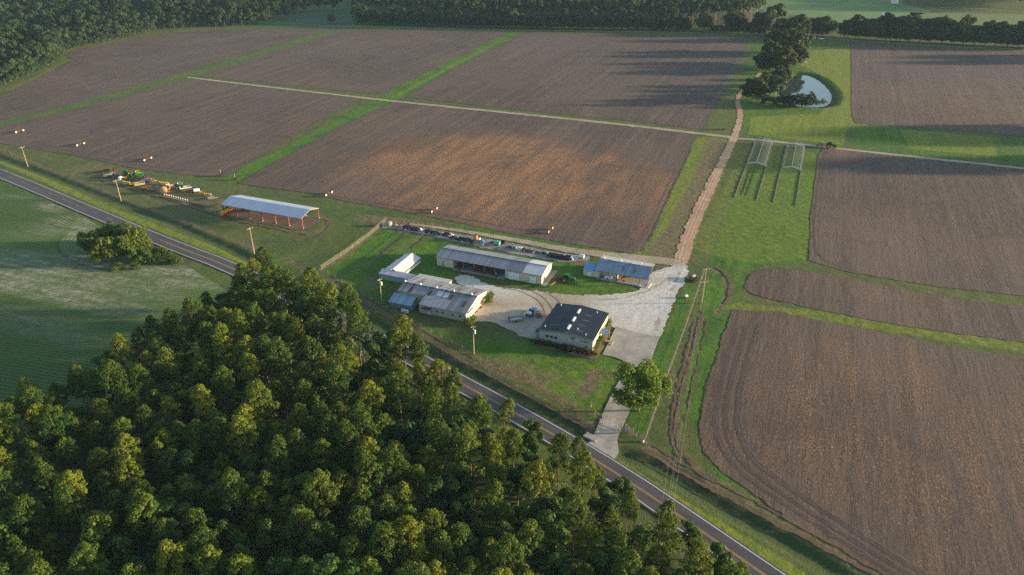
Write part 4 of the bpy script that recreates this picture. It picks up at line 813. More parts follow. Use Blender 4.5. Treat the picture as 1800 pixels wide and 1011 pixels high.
x=xa+(754-736)/84.5*(XR-xa); m=MB(); m.box(x-.5,x+.5,-.05,-.004,0,2.1); d=part(m,'door',WHT,r); m=MB(); m.slab((x-1.6,-1.2,2.35),(x+1.0,-1.2,2.35),(x+1.0,-.004,2.6),(x-1.6,-.004,2.6),.08); part(m,'awning',RUST,r)
m=MB(); m.box(XR+.004,XR+.05,1.2,4.4,0.1,2.6); part(m,'garage_door',W_WHITE,r); m=MB(); m.box(XR+.004,XR+.4,.9,4.8,2.7,2.9); part(m,'awning',RUST,r); m=MB(); m.box(XR+.004,XR+.06,8.0,8.1,0,3.6); m.box(XR+.004,XR+.06,13,13.1,0,3.1); part(m,'downpipe',TRIM,r)
m=MB(); m.box(0.1,12.2,YB+.004,YB+2.6,0,3.0); wb=part(m,'rear_lean_to',W_BEIGE,r); m=MB(); m.slab((-.1,YB-.4,3.22),(12.5,YB-.4,3.22),(12.5,YB+2.9,3.05),(-.1,YB+2.9,3.05),.08); part(m,'roof',R_PALE,wb)
# small glasshouse on the left front
m=MB(); m.box(-1.2,6.8,-.2,-.1,0,1.9); m.box(-1.2,-1.1,-.1,3.8,0,1.9); m.box(6.7,6.8,-.1,3.8,0,1.9); gp=part(m,'glass_annex',paint((0.26,0.36,0.42),0.3,0,0.3,'old_glass'),r,'small blue grey glazed annex')
m=MB(); m.slab((-1.4,-.5,1.95),(7.0,-.5,1.95),(7.0,3.9,3.2),(-1.4,3.9,3.2),.06); part(m,'roof',R_GLASS,gp); m=MB()
for i in range(6): x=-1.2+i*1.58; m.box(x,x+.08,-.26,-.2,0,1.9)
m.box(-1.2,6.8,-.26,-.2,.9,.98); part(m,'frame',GRY,gp)
for i in range(3): m=MB(); x=4.2+i*.85; m.box(x,x+.6,-2.0,-1.3,0,.9); m.box(x+.1,x+.5,-1.9,-1.4,.9,1.0); part(m,'cooling_unit',WHT,r)
# ---- 3 greenhouse wing
r=house('greenhouse','white roofed greenhouse with stepped left side and a long low blue grey front wing','greenhouse',-128.0,195.1)
m=MB(); m.box(0,14.3,0,.1,0,1.95); m.box(0,.1,.1,2.3,0,1.95); m.box(14.2,14.3,.1,2.3,0,1.9); fw=part(m,'front_wing',W_BLUE,r,'long low blue grey front wing'); m=MB(); m.slab((-.15,-.15,2.05),(14.4,-.15,2.05),(14.4,2.6,2.75),(-.15,2.6,2.75),.07); part(m,'roof',ribbed('wing_roof',(0.50,0.47,0.46),(0.60,0.58,0.57),1.0,0,.5,.3),fw)
m=MB(); m.box(.8,.9,2.5,16.0,0,1.9); m.box(7.3,7.4,2.5,16.2,0,1.0); m.box(.9,7.3,16.1,16.2,0,1.9); m.prism([(.8,1.9),(7.4,1.9),(4.1,3.2)],16.1,16.2,'y'); part(m,'wall',W_WHITE,r)
m=MB(); zr=3.3
m.slab((7.7,2.4,1.95),(7.7,16.4,1.95),(4.1,16.4,zr),(4.1,2.4,zr),.05)
rf=part(m,'roof',R_GH,r)
m=MB(); m.slab((4.1,2.4,zr),(4.1,6.6,zr),(-.2,6.6,1.7),(-.2,2.4,1.7),.05); m.slab((4.1,6.603,zr),(4.1,12.4,zr),(.1,12.4,1.85),(.1,6.603,1.85),.05); m.slab((4.1,12.403,zr),(4.1,16.4,zr),(1.0,16.4,2.15),(1.0,12.403,2.15),.05)
part(m,'roof',R_WHITE,r,'white left roof slope in three stepped sections')
m=MB()
for i in range(8): y=2.6+i*1.9; m.box(7.4,7.5,y,y+.12,1.0,1.9)
m.box(7.4,7.5,2.5,16.2,1.4,1.48); part(m,'side_frame',GRY,r)
m=MB()
for i in range(9): y=3.2+i*1.45; m.box(5.4,6.9,y,y+.9,0,.85)
part(m,'plant_bench',TAN,r)
# ---- 4 blue roofed store with carport
r=house('blue_roofed_store','cream store with slate blue roof, open carport on the right and bright blue annex','store',-62.4,223.9)
m=MB(); m.box(0,.1,0,4.6,0,2.4); m.box(0,4.2,-.0,.1,0,2.4) if False else m.box(.1,4.2,0,.1,0,2.4); m.box(.1,4.2,4.5,4.6,0,2.6); an=part(m,'annex',W_CREAM,r); m=MB(); m.slab((-.2,-.25,2.48),(4.2,-.25,2.48),(4.2,4.8,2.95),(-.2,4.8,2.95),.07); part(m,'roof',R_BBLUE,an); m=MB(); m.box(1.3,3.0,-.05,-.004,.05,1.8); part(m,'door',WHT,an); m=MB(); m.box(1.2,1.296,-.06,-.004,0,1.9); m.box(3.004,3.1,-.06,-.004,0,1.9); m.box(1.3,3.0,-.06,-.004,1.804,1.9); part(m,'door_frame',TRIM,an)
E0=3.0
m=MB(); m.box(4.2,6.0,0,.1,0,E0-.02); m.box(4.2,4.3,.1,10,0,E0); m.box(5.9,6.0,.1,1.8,0,E0-.02); m.box(6.0,11.9,1.8,1.9,0,E0+.1); m.box(4.3,22.3,9.9,10,0,3.0); m.box(11.8,11.9,1.9,9.9,0,E0+.2); part(m,'wall',W_CREAM,r); m=MB(); m.box(12.0,22.0,6.9,7.0,0,2.2); part(m,'carport_wall',TAN,r,'carport back wall with warm sunlight in its tan colour')  # tan of the carport wall stands for warm sunlight falling on it
rf=gable_roof(r,4.0,22.9,0,10.6,E0,4.2,R_BLUE,.5,.08,'roof',6.9,3.5); m=MB(); zz=lambda y: 4.2-(4.2-3.5)/(3.7)*(y-6.9)+.11
m.slab((4.0,7.0,zz(7.0)),(22.9,7.0,zz(7.0)),(22.9,11.1,zz(11.1)),(4.0,11.1,zz(11.1)),.025); part(m,'rear_slope',R_PALE,rf,'pale weathered rear roof slope')
zf=lambda y: E0+(4.2-E0)/6.9*y+.11
for x in (13.2,17.2): m=MB(); m.slab((x,1.6,zf(1.6)),(x+.7,1.6,zf(1.6)),(x+.7,4.6,zf(4.6)),(x,4.6,zf(4.6)),.025); part(m,'patch_skylight',TRIM,rf)
for x in (8.5,15.6): m=MB(); m.box(x,x+2.9,6.6,6.9,4.32,4.42); part(m,'ridge_strip',WHT,rf)
for x in (5.2,11.4,18.5): m=MB(); m.box(x,x+.4,6.9,7.3,4.25,4.8); m.tube((x+.2,7.1,4.8),(x+.2,7.1,5.0),.3,.1,8); part(m,'roof_vent',WHT,rf)
m=MB(); m.box(3.9,23.0,-.58,-.52,E0-.16,E0+.02); part(m,'gutter',TRIM,rf)
for x,mt in ((6.1,MAR),(12.0,GRN),(20.1,TRIM)): m=MB(); m.box(x-.12,x+.12,-.3,-.06,0,E0-.1); m.box(x-.3,x+.3,-.45,.1,0,.25); part(m,'post',mt,r)
m=MB(); m.box(5.0,22.5,-1.2,6.8,0.055,0.12); part(m,'floor_slab',CBL,r); win(r,8.2,8.9,1.3,2.0,1.8,glass=DKV)
m=MB(); m.box(12.2,20.6,-.5,-.38,.14,.34); m.box(20.6,23.4,-1.3,-1.18,.05,.3); m.tube((23.4,-1.2,.3),(23.9,2.5,.3),.08); m.tube((20.3,-.5,.3),(20.3,-.5,.8),.12); part(m,'kerb_rail',CER,r)
# ---- 5 office with the dark roof
r=house('office_building','square pale green office building with dark navy roof and white ridge skylights','office',-62.2,177.7); X1,Y1,EV,RG=16.6,16.7,4.1,4.95
m=MB(); m.box(0,X1-.12,0,.12,0,EV); m.box(0,.12,.12,Y1,0,EV); m.box(.12,X1-.12,Y1-.12,Y1,0,EV); m.prism([(0,EV),(X1,EV),(X1/2,RG-.02)],0,.12,'y'); m.prism([(0,EV),(X1,EV),(X1/2,RG-.02)],Y1-.12,Y1,'y'); part(m,'wall',W_MINT,r)
m=MB(); m.box(X1-.12,X1,0,Y1,0,EV-.01); part(m,'side_wall',W_BEIGE,r,'sunlit cream side wall')  # warm siding on this side only: the sun's tint put into the colour
m=MB(); kx=(RG-EV)/(X1/2); zo=EV-kx*.25+.08
m.slab((-.25,-.3,zo),(X1/2,-.3,RG+.08),(X1/2,Y1+.3,RG+.08),(-.25,Y1+.3,zo),.08); m.slab((X1/2,-.3,RG+.08),(X1+.25,-.3,zo),(X1+.25,Y1+.3,zo),(X1/2,Y1+.3,RG+.08),.08); rf=part(m,'roof',R_DARK,r)
m=MB(); m.slab((-.25,-.36,zo+.03),(X1/2,-.36,RG+.11),(X1/2,-.302,RG+.11),(-.25,-.302,zo+.03),.32); m.slab((X1/2,-.36,RG+.11),(X1+.25,-.36,zo+.03),(X1+.25,-.302,zo+.03),(X1/2,-.302,RG+.11),.32); part(m,'fascia',GRY,rf)
for y in (1.5,6.4,11.5): m=MB(); m.box(X1/2-.3,X1/2+.3,y,y+2.6,RG+.085,RG+.42); part(m,'ridge_skylight',WHT,rf)
zx=lambda x: EV+kx*min(x,X1-x)+.11
for x,y in ((3.3,3.4),(3.5,6.8),(3.6,10.0),(3.8,13.2),(11.5,2.6),(11.4,5.8),(11.6,9.0),(11.5,12.2)): m=MB(); m.slab((x-1.1,y-.3,zx(x-1.1)),(x+1.1,y-.3,zx(x+1.1)),(x+1.1,y+.3,zx(x+1.1)),(x-1.1,y+.3,zx(x-1.1)),.02); part(m,'roof_patch',paint((0.10,0.075,0.09),0.8,0,0.5,'faded_patch'),rf)
for x,y in ((1.2,1.6),(1.6,15.6),(13.5,15.0),(14.0,1.4),(11.0,3.0)): m=MB(); m.tube((x,y,zx(x)-.1),(x,y,zx(x)+.55),.13); part(m,'vent_pipe',WHT,rf)
for px in (962.5,970,977.5): x=(px-949)/(1040-949)*X1; win(r,x-.45,x+.45,1.9,2.7,0,frame=TRIM)
x=(1006-949)/91*X1; m=MB(); m.box(x-.6,x+.6,-.05,-.004,2.9,3.8); part(m,'vent_grille',GRY,r)
for i,(x,ww) in enumerate(((12.9,.24),(13.2,.3),(13.85,.3),(14.22,.28),(14.58,.3),(15.15,.3))):
    m=MB(); m.box(x,x+.08,-.06,-.004,2.75,3.2); m.box(x+ww-.08,x+ww,-.06,-.004,2.75,3.2)
    m.box(x+.08,x+ww-.08,-.06,-.004,3.11,3.2)
    if i%2: m.box(x+.08,x+ww-.08,-.06,-.004,2.93,3.01)
    part(m,'sign_letter',TRIM,r)
m=MB(); m.tube((14.6,-.02,1.4),(14.6,-.08,1.4),.42,.42,14); m.box(13.9,15.3,-.1,-.09,1.55,1.62); part(m,'emblem',GRY,r); m=MB(); m.box(10.0,11.0,-.7,-.15,1.0,1.25); part(m,'window_box',SKYB,r)
m=MB(); m.box(-1.6,-.1,1.2,3.0,0,2.2); lt=part(m,'equipment_closet',W_BLUE,r); m=MB(); m.slab((-1.8,1.0,2.3),(0,1.0,2.5),(0,3.2,2.5),(-1.8,3.2,2.3),.06); part(m,'roof',R_DARK,lt)
m=MB(); m.slab((X1+.1,6.5,2.9),(X1+2.6,6.5,2.6),(X1+2.6,9.8,2.6),(X1+.1,9.8,2.9),.1); cp=part(m,'entrance_canopy',R_BLUE,r); m=MB(); [m.box(X1+2.3,X1+2.5,y,y+.2,0,2.5) for y in (6.6,9.5)]; part(m,'post',TAN,cp); m=MB(); m.box(X1+.004,X1+.06,7.4,8.5,0,2.2); part(m,'door',TRIM,r)
win(r,11.5,12.6,1.3,2.3,X1,axis='x',sgn=1); win(r,3.0,4.1,1.3,2.3,X1,axis='x',sgn=1)
m=MB(); m.box(X1+.1,X1+4.2,6.9,8.0,.05,.1); m.box(X1+3.4,X1+4.4,5.6,7.4,.05,.35); part(m,'paving',TAN,r)
# flower bed ground round the office
bed=dirt_mat('mulch',(0.20,0.11,0.07),(0.30,0.19,0.13),(0.10,0.07,0.05))
def uvsheet(name,pts,z,mat,jag=.2): return sheet(name,[uv2w(a,b) for a,b in pts],z,mat,jag,0.8,False)
uvsheet('flower_bed',[(-63,176.2),(-62,175),(-52,174.3),(-44.6,174.2),(-43.2,175.5),(-43.4,184),(-44,194),(-45.7,194),(-45.5,177.4),(-62.3,177.4)],ZF+.035,bed)
# ---- 6 open pole barn
r=house('pole_barn','open sided pole barn with pale blue roof on orange steel posts','barn',-218.8,221.4); X1,Y1,EV,RG=39.6,11.2,4.35,5.9
gable_roof(r,-.3,X1+.3,0,Y1,EV,RG,R_SKY,.35,.1)
for i in range(7):
    x=X1*i/6; 
    for y in (0.1,Y1-.1): m=MB(); m.box(x-.14,x+.14,y-.14,y+.14,.25,EV-.06); p=part(m,'post',OPOST,r); m=MB(); m.box(x-.35,x+.35,y-.35,y+.35,0,.25); part(m,'footing',CBL,p)
    m=MB(); m.add([(x-.06,.1,EV-.25),(x+.06,.1,EV-.25),(x+.06,.1,EV-.02),(x-.06,.1,EV-.02),(x-.06,Y1/2,RG-.35),(x+.06,Y1/2,RG-.35),(x+.06,Y1/2,RG-.04),(x-.06,Y1/2,RG-.04),(x-.06,Y1-.1,EV-.25),(x+.06,Y1-.1,EV-.25),(x+.06,Y1-.1,EV-.02),(x-.06,Y1-.1,EV-.02)],[(0,1,5,4),(3,7,6,2),(1,2,6,5),(0,4,7,3),(4,5,9,8),(7,11,10,6),(5,6,10,9),(4,8,11,7)]); part(m,'rafter',OPOST,r)
m=MB(); m.box(-.12,0,.2,Y1-.2,1.5,EV-.1); part(m,'end_panel',W_BLUE,r); m=MB(); [m.box(a,b,-.36,-.355,0,0) for a,b in ()]
uvsheet('dirt_floor',[(-220,220.2),(-200,219.3),(-178,219.2),(-176.5,226),(-178,233),(-200,233.5),(-220,233)],ZF+.02,dirt_mat('barn_dirt',(0.11,0.075,0.055),(0.17,0.12,0.09),(0.24,0.19,0.15)),.5)
# ---- high tunnels
NETM=bpy.data.materials.new('tunnel_netting'); NETM.use_nodes=True; nt=NETM.node_tree; b=nt.nodes['Principled BSDF']; b.inputs['Base Color'].default_value=(0.075,0.095,0.075,1); b.inputs['Roughness'].default_value=.7; tr=nt.nodes.new('ShaderNodeBsdfTransparent'); mx=nt.nodes.new('ShaderNodeMixShader'); mx.inputs[0].default_value=0.28; nt.links.new(tr.outputs[0],mx.inputs[1]); nt.links.new(b.outputs[0],mx.inputs[2]); nt.links.new(mx.outputs[0],nt.nodes['Material Output'].inputs['Surface'])
for u0,wd,lb,rows in ((-22.1,9.4,'left one of the two netted tunnel frames beside the red dirt track',True),(-5.7,9.2,'right one of the two netted tunnel frames, next to the ploughed field',False)):
    r=house('high_tunnel',lb,'tunnel',u0,364.8); r['group']='netted high tunnel frames'; Lt=43.2
    prof=[(0,0),(0.05,.95),(.8,1.8),(2.4,2.6),(wd/2,2.95),(wd-2.4,2.6),(wd-.8,1.8),(wd-.05,.95),(wd,0)]
    m=MB(); vs=[(x,0,z) for x,z in prof]+[(x,Lt,z) for x,z in prof]; n=len(prof); m.add(vs,[(i,i+1,n+i+1,n+i) for i in range(n-1)],True); part(m,'netting',NETM,r)
    m=MB()
    for j in range(15):
        y=Lt*j/14
        for a,c in zip(prof[:-1],prof[1:]): m.tube((a[0],y,a[1]),(c[0],y,c[1]),.04,.04,4,False)
    for x,z in (prof[4],prof[2],prof[6]): m.tube((x,0,z+.05),(x,Lt,z+.05),.09,.09,4,False)
    part(m,'hoop_frame',GRY,r)
    for y,mat in ((-.05,WHT),(Lt+.05,WHT)):
        m=MB(); top=prof[2:7]; vs=[(x,y,z+.04) for x,z in top]+[(x,y,max(1.5,z-.5)+ (0.15 if x==wd/2 else 0)) for x,z in top]; k=len(top); m.add(vs,[(i,i+1,k+i+1,k+i) for i in range(k-1)]); vs2=[(a,b_+.06,c) for a,b_,c in vs]; m.add(vs2,[(i,k+i,k+i+1,i+1) for i in range(k-1)]); part(m,'end_curtain',mat,r)
    for x in (0,wd):
        m=MB(); m.box(x-.16,x+.16,-44.5,Lt,0,.16); [m.box(x-.3,x-.18,-44+j*2.7,-43.2+j*2.7,0,.12+.1*(j%3)) for j in range(30)]; part(m,'side_rail',paint((0.24,0.24,0.23),0.9,0,0.5,'old_board'),r)
    if rows:
        for x in (2.6,4.6): m=MB(); m.box(x,x+.15,-40,-1,0,.1); part(m,'drip_line',BLK,r)
# ------------------------------------------------------------------ machines
def wheel(par,x,y,r_,w_,rim=YEL,name='wheel',axis='y'):
    m=MB(); m.tube((x,y-w_/2,r_),(x,y+w_/2,r_),r_,r_,14); o=m.build('wheel',BLK,par); m=MB(); m.tube((x,y-w_/2-.02,r_),(x,y+w_/2+.02,r_),r_*.58,r_*.58,12); m.build('rim',rim,o)
def at(name,label,cat,px,py,rz,group=None):
    x,y=W(px,py); e=empty(name,(x,y,0.03),rz); return tag(e,label,cat,group)
def tractor(label,px,py,rz,group,body=GRN,rim=YEL,s=1.0):
    e=at('tractor',label,'tractor',px,py,rz,group); e.scale=(s,s,s)
    m=MB(); m.prism([(0.35,1.0),(2.55,.95),(2.62,1.55),(2.4,1.75),(.35,1.95)],-.42,.42,'y'); m.box(-1.2,.35,-.45,.45,.75,1.35); m.box(-1.5,-.3,-1.0,-.55,1.35,1.75); m.box(-1.5,-.3,.55,1.0,1.35,1.75); m.build('hood',body,e)
    m=MB(); m.box(2.62,2.7,-.36,.36,1.0,1.6); m.box(1.0,2.4,-.46,-.43,1.3,1.6); m.build('grille',TRIM,e)
    m=MB(); m.prism([(-1.15,1.35),(.45,1.35),(.3,2.6),(-1.1,2.6)],-.72,.72,'y'); c=m.build('cab',GLS,e); m=MB(); m.box(-1.3,.5,-.82,.82,2.6,2.82); m.build('cab_roof',body,c)
    m=MB(); m.tube((1.4,.35,1.75),(1.4,.35,2.6),.06); m.build('exhaust',TRIM,e)
    wheel(e,-.95,-1.15,.92,.5,rim); wheel(e,-.95,1.15,.92,.5,rim); wheel(e,1.85,-.95,.58,.35,rim); wheel(e,1.85,.95,.58,.35,rim); return e
tractor('green tractor parked on the grass right of the long machine shed',998,495,AX+.05,'green tractors')
tractor('green tractor pulling an implement on the field track beside the netted tunnels',1459,259.5,AX+.07,'green tractors',s=1.12)
def harrow(name,label,cat,px,py,rz,L_,W_,mat,mat2=None,group=None,h=.9):
    e=at(name,label,cat,px,py,rz,group); mat2=mat2 or TRIM; m=MB()
    for y in (-W_/2,0,W_/2): m.box(-L_/2,L_/2,y-.08,y+.08,h-.15,h)
    for x in (-L_/2,-L_/6,L_/6,L_/2): m.box(x-.07,x+.07,-W_/2,W_/2,h-.12,h+.05)
    m.tube((L_/2,0,h-.1),(L_/2+1.4,0,.5),.07); m.build('frame',mat,e); m=MB()
    n=max(4,int(W_/.45))
    for i in range(n):
        y=-W_/2+W_*(i+.5)/n
        for x in (-L_/3,L_/4): m.tube((x,y-.03,.28),(x,y+.03,.28),.3,.3,8); m.tube((x,y,.3),(x,y,h-.1),.03,.03,4,False)
    for x in (-L_/3,L_/4): m.tube((x,-W_/2,.28),(x,W_/2,.28),.04,.04,5)
    m.tube((-L_/3,0,.28),(L_/4,0,.28),.04,.04,5); m.build('disc_gang',mat2,e)
    for q in (-1,1): m=MB(); m.tube((-L_/4,q*(W_/2-.2),h),(0,q*(W_/2-.4),h+.8),.05); m.build('lift_arm',mat,e)
    return e
def planter(label,px,py,rz,W_,mat,hop,group=None,n=6,k=1.0):
    e=at('planter',label,'planter',px,py,rz,group); m=MB(); m.box(-W_/2,W_/2,-.1,.1,.65,.85); m.tube((0,0,.7),(0,1.9,.5),.08); m.build('toolbar',mat,e)
    for i in range(n):
        x=-W_/2+W_*(i+.5)/n; m=MB(); m.box(x-.2*k,x+.2*k,-.2-.55*k,-.2,.75,.75+.5*k); m.prism([(x-.2*k,.75+.5*k),(x+.2*k,.75+.5*k),(x+.12*k,.85+.5*k),(x-.12*k,.85+.5*k)],-.2-.5*k,-.22,'y'); m.build('hopper',hop,e); m=MB(); m.tube((x-.05,-.5,.25),(x+.05,-.5,.25),.25,.25,8); m.box(x-.04,x+.04,-.5,-.1,.3,.7); m.build('row_unit',TRIM,e)
    return e
def wagon(name,label,px,py,rz,L_,W_,H_,bed_m,fr=TRIM,group=None,ramp=0,cat='trailer',wood=None):
    e=at(name,label,cat,px,py,rz,group); m=MB(); m.box(-L_/2,L_/2,-W_/2,W_/2,.55,.65); m.build('deck',wood or bed_m,e); m=MB()
    for y in (-W_/2,W_/2-.06): m.box(-L_/2,L_/2,y,y+.06,.655,.655+H_)
    m.box(L_/2-.06,L_/2,-W_/2+.065,W_/2-.065,.655,.655+H_)
    m.build('side_rail',bed_m,e); m=MB(); m.tube((L_/2,0,.5),(L_/2+1.3,0,.45),.07); m.box(-L_/2,L_/2,-.1,.1,.4,.545); m.build('tongue',fr,e)
    wheel(e,-.1,-W_/2-.12,.33,.2,GRY); wheel(e,-.1,W_/2+.12,.33,.2,GRY)
    if ramp: m=MB(); m.box(-L_/2-.12,-L_/2-.06,-W_/2,W_/2,.5,.5+ramp); m.build('ramp_gate',fr,e)
    return e
def tank(name,label,px,py,rz,L_,R_,mat,stand=TRIM,group=None,cat='tank',up=False):
    e=at(name,label,cat,px,py,rz,group); m=MB()
    if up: m.tube((0,0,.02),(0,0,L_),R_,R_,16); m.dome((0,0,L_),R_,R_,R_*.35,14,4)
    else: m.tube((-L_/2,0,R_+.35),(L_/2,0,R_+.35),R_,R_,14); m.dome((0,0,2*R_+.33),.25,.25,.15,8,3)
    m.build('tank_body',mat,e); m=MB()
    if up: m.tube((0,0,L_+R_*.3),(0,0,L_+R_*.35+.12),.25,.25,10); m.build('lid',stand,e)
    else:
        for x in (-L_/3,L_/3): m.box(x-.08,x+.08,-R_*.7,R_*.7,0,.5+R_*.4)
        m.build('cradle',stand,e)
    return e
def spreader(label,px,py,rz,mat,m2,s=1.0,group=None,name='spreader',cat='spreader'):
    e=at(name,label,cat,px,py,rz,group); e.scale=(s,s,s); m=MB(); m.add([(-1.1,-1,1.9),(1.1,-1,1.9),(1.1,1,1.9),(-1.1,1,1.9),(-.4,-.4,.7),(.4,-.4,.7),(.4,.4,.7),(-.4,.4,.7),(-1,-.9,1.6),(1,-.9,1.6),(1,.9,1.6),(-1,.9,1.6)],[(4,5,1,0),(5,6,2,1),(6,7,3,2),(7,4,0,3),(8,9,10,11),(7,6,5,4)]); m.build('hopper',mat,e)
    m=MB(); m.box(-1.3,1.3,-.6,-.5,.5,.7); m.box(-1.3,1.3,.5,.6,.5,.7); m.tube((1.3,0,.6),(2.5,0,.5),.07); m.build('frame',m2,e); wheel(e,0,-1.1,.5,.3,m2); wheel(e,0,1.1,.5,.3,m2); return e
def combine(label,px,py,rz,s=1.0,group=None,mat=GRN,m2=YEL,cat='combine'):
    e=at('combine_harvester',label,cat,px,py,rz,group); e.scale=(s,s,s); m=MB(); m.box(-2.4,1.2,-1.1,1.1,.9,2.6); m.build('body',mat,e); m=MB(); m.add([(-1.6,-1,2.6),(.4,-1,2.6),(.4,1,2.6),(-1.6,1,2.6),(-2,-1.4,3.4),(.7,-1.4,3.4),(.7,1.4,3.4),(-2,1.4,3.4)],[(0,1,5,4),(1,2,6,5),(2,3,7,6),(3,0,4,7),(0,1,2,3)]); m.build('grain_tank',m2,e)
    m=MB(); m.box(1.2,2.3,-.8,.8,1.5,2.7); c=m.build('cab',GLS,e); m=MB(); m.box(1.1,2.5,-.9,.9,2.7,2.9); m.build('cab_roof',mat,c); wheel(e,1.0,-1.4,.8,.5,m2); wheel(e,1.0,1.4,.8,.5,m2); wheel(e,-1.9,-1.2,.5,.35,m2); wheel(e,-1.9,1.2,.5,.35,m2)
    return e
def header(label,px,py,rz,W_,mat,m2,n=6,cat='header',s=1.0):
    e=at('corn_header',label,cat,px,py,rz); e.scale=(s,s,s); m=MB(); m.prism([(0,.4),(1.2,.4),(1.3,1.3),(.9,1.9),(0,1.9)],-W_/2,W_/2,'y'); m.build('auger_body',mat,e)
    for i in range(n):
        y=-W_/2+W_*(i+.5)/n; m=MB(); m.add([(-1.8,y,.25),(0.02,y-W_/n*.36,.5),(0.02,y+W_/n*.36,.5),(0.02,y,1.2)],[(0,1,3),(0,3,2),(0,2,1),(1,2,3)]); m.build('snout',m2,e)
    return e
G1='machines in the back row on the grass'; G2='machines in the front row on the grass'
harrow('disc_harrow','maroon disc implement hitched behind the green tractor by the long shed','harrow',983,492.5,AX,2.8,3.0,MAR,PURP)
harrow('disc_harrow','dark implement drawn behind the green tractor on the field track','harrow',1441,256.5,AX+.05,3.8,3.4,MAR,TRIM)
e=planter('yellow implement standing in front of the maroon harrow near the long shed',970,502.5,R(50),3.0,ORG,YEL,n=4,k=.6)
# pickup and trailer in the yard
e=at('pickup_truck','blue pickup truck parked in the yard beside the curved tyre tracks','pickup',935,552,R(62))
m=MB(); m.prism([(-2.7,.55),(2.6,.55),(2.65,1.0),(1.2,1.15),(-.9,1.15),(-2.7,1.15)],-.95,.95,'y'); m.build('body',BLU,e)
m=MB(); m.prism([(-.9,1.15),(1.25,1.15),(.6,1.75),(-.6,1.75)],-.82,.82,'y'); c=m.build('cab',GLS,e); m=MB(); m.box(-.6,.58,-.76,.76,1.752,1.80); m.build('cab_roof',BLU,c)
m=MB(); m.box(-2.6,-1.0,-.8,.8,1.152,1.17); m.build('bed',TRIM,e); m=MB(); m.box(-2.55,-1.7,-.7,.7,1.172,1.75); m.box(-1.6,-1.1,-.5,.6,1.172,1.5); m.build('bed_load',CER,e)
for x in (-1.8,1.7):
    for y in (-.9,.9): wheel(e,x,y,.38,.25,GRY)
for y in (-.7,.7): m=MB(); m.box(2.62,2.68,y-.15,y+.15,.8,.95); m.build('headlight',WHT,e)
wagon('utility_trailer','flat grey utility trailer with raised rear gate in the yard',907,564,R(15),4.4,2.1,.35,GRY,TRIM,ramp=1.2,wood=paint((0.45,0.44,0.47),.8,0,.15,'pale_deck'))
harrow('cage_roller','round wire implement lying just right of the blue pickup','implement',947,555.5,R(10),1.6,3.0,TRIM,GRY,h=1.0)
# the two rows of machines on the grass
wagon('flat_wagon','long black flat wagon at the far left of the machine rows',182,304,R(35),5.5,2.2,.5,BLK,group=G1)
harrow('field_roller','pale green bar implement beside the black wagon','implement',192,310,R(-20),2.0,5.5,paint((0.35,0.48,0.38),.7),TRIM,group=G1)
spreader('small red spreader behind the rows near the black wagon',199.3,302,0.3,REDP,REDP,.7,group=G1)
harrow('cultivator','dark teal cultivator behind the left utility pole top','cultivator',204,312.5,R(-25),2,4,DGR,DGR,group=G1)
tank('spray_tank','white round tank at the left end of the front row',212.3,317,0.4,1.6,1.0,WHT,group=G2,up=True)
tractor('old green tractor with yellow wheels, left in the back row',224,308.5,AX+.4,G1,s=.9); spreader('yellow hopper machine right of the old green tractor',230,310,0.2,YEL,GRN,.75,group=G1)
combine('green harvester with a yellow grain tank in the back row',243.5,312.5,R(200),.95,group=G1); spreader('low green machine in front of the harvester',237,317,.4,DGR,TRIM,.8,group=G1)
spreader('purple hopper machine next to the harvester',252.5,314.5,.3,PURP,TRIM,.7,group=G1); harrow('cultivator','dark blue cultivator in the middle of the back row','cultivator',257,319,R(-20),2.4,4.2,SKYB,TRIM,group=G1); spreader('small red machine behind the dark blue cultivator',257.5,315,.1,REDP,TRIM,.6,group=G1)
harrow('cultivator','reddish cultivator before the gap in the back row','cultivator',265,320,R(-25),2,3,MAR,TRIM,group=G1); spreader('orange and white hopper at the left side of the gap in the back row',270,319.5,.2,ORG,WHT,.75,group=G1)
spreader('bright yellow hopper machine left in the front row',221,317,.2,YEL,GRN,.8,group=G2); planter('green planter with yellow hoppers in the front row',224,323.5,R(-25),5.2,GRN,YEL,group=G2); harrow('cultivator','small yellow cultivator in the front row','cultivator',233.5,326,R(-20),1.8,2.6,YEL,TRIM,group=G2)
wagon('hay_wagon','tan wooden wagon in the middle of the front row',246,326.5,R(25),4.2,2.3,.9,TAN,MAR,group=G2); harrow('disc_harrow','rusty brown disc harrow in the front row','harrow',259.5,332,R(-20),3,4.2,RUST,TRIM,group=G2); harrow('disc_harrow','dark green harrow left of the big orange machine','harrow',269,335,R(-18),2.6,4.0,DGR,DGR,group=G2); harrow('cultivator','low dark green cultivator touching the big orange machine','cultivator',279,336.5,R(-20),1.8,3.0,DGR,TRIM,group=G2)
# big orange blower with a tall chute
e=at('forage_blower','big orange round machine with an upright chute, front row','blower',289,340,R(20),G2); m=MB(); m.tube((-.5,-.9,1.6),(.2,.7,1.6),1.5,1.5,20); m.build('drum',ORG,e); m=MB(); m.tube((-.6,-1.15,1.6),(-.5,-.95,1.6),1.1,1.1,16); m.build('drum_face',TAN,e); m=MB(); m.tube((.8,0,1.4),(2.4,.2,1.7),.35); m.tube((2.4,.2,1.6),(2.9,.3,3.3),.35,.22); m.build('chute',ORG,e); m=MB(); m.box(-1.2,2.4,-.4,.4,.4,.7); m.build('frame',ORG,e); wheel(e,.3,-1.1,.45,.3,TRIM); wheel(e,.3,1.1,.45,.3,TRIM)
planter('yellow planter bar right of the gap in the back row',290,324.5,R(-20),6.0,YEL,YEL,group=G1); planter('yellow and white planter bar in the back row',300,329,R(-18),4.5,YEL,WHT,group=G1,n=5)
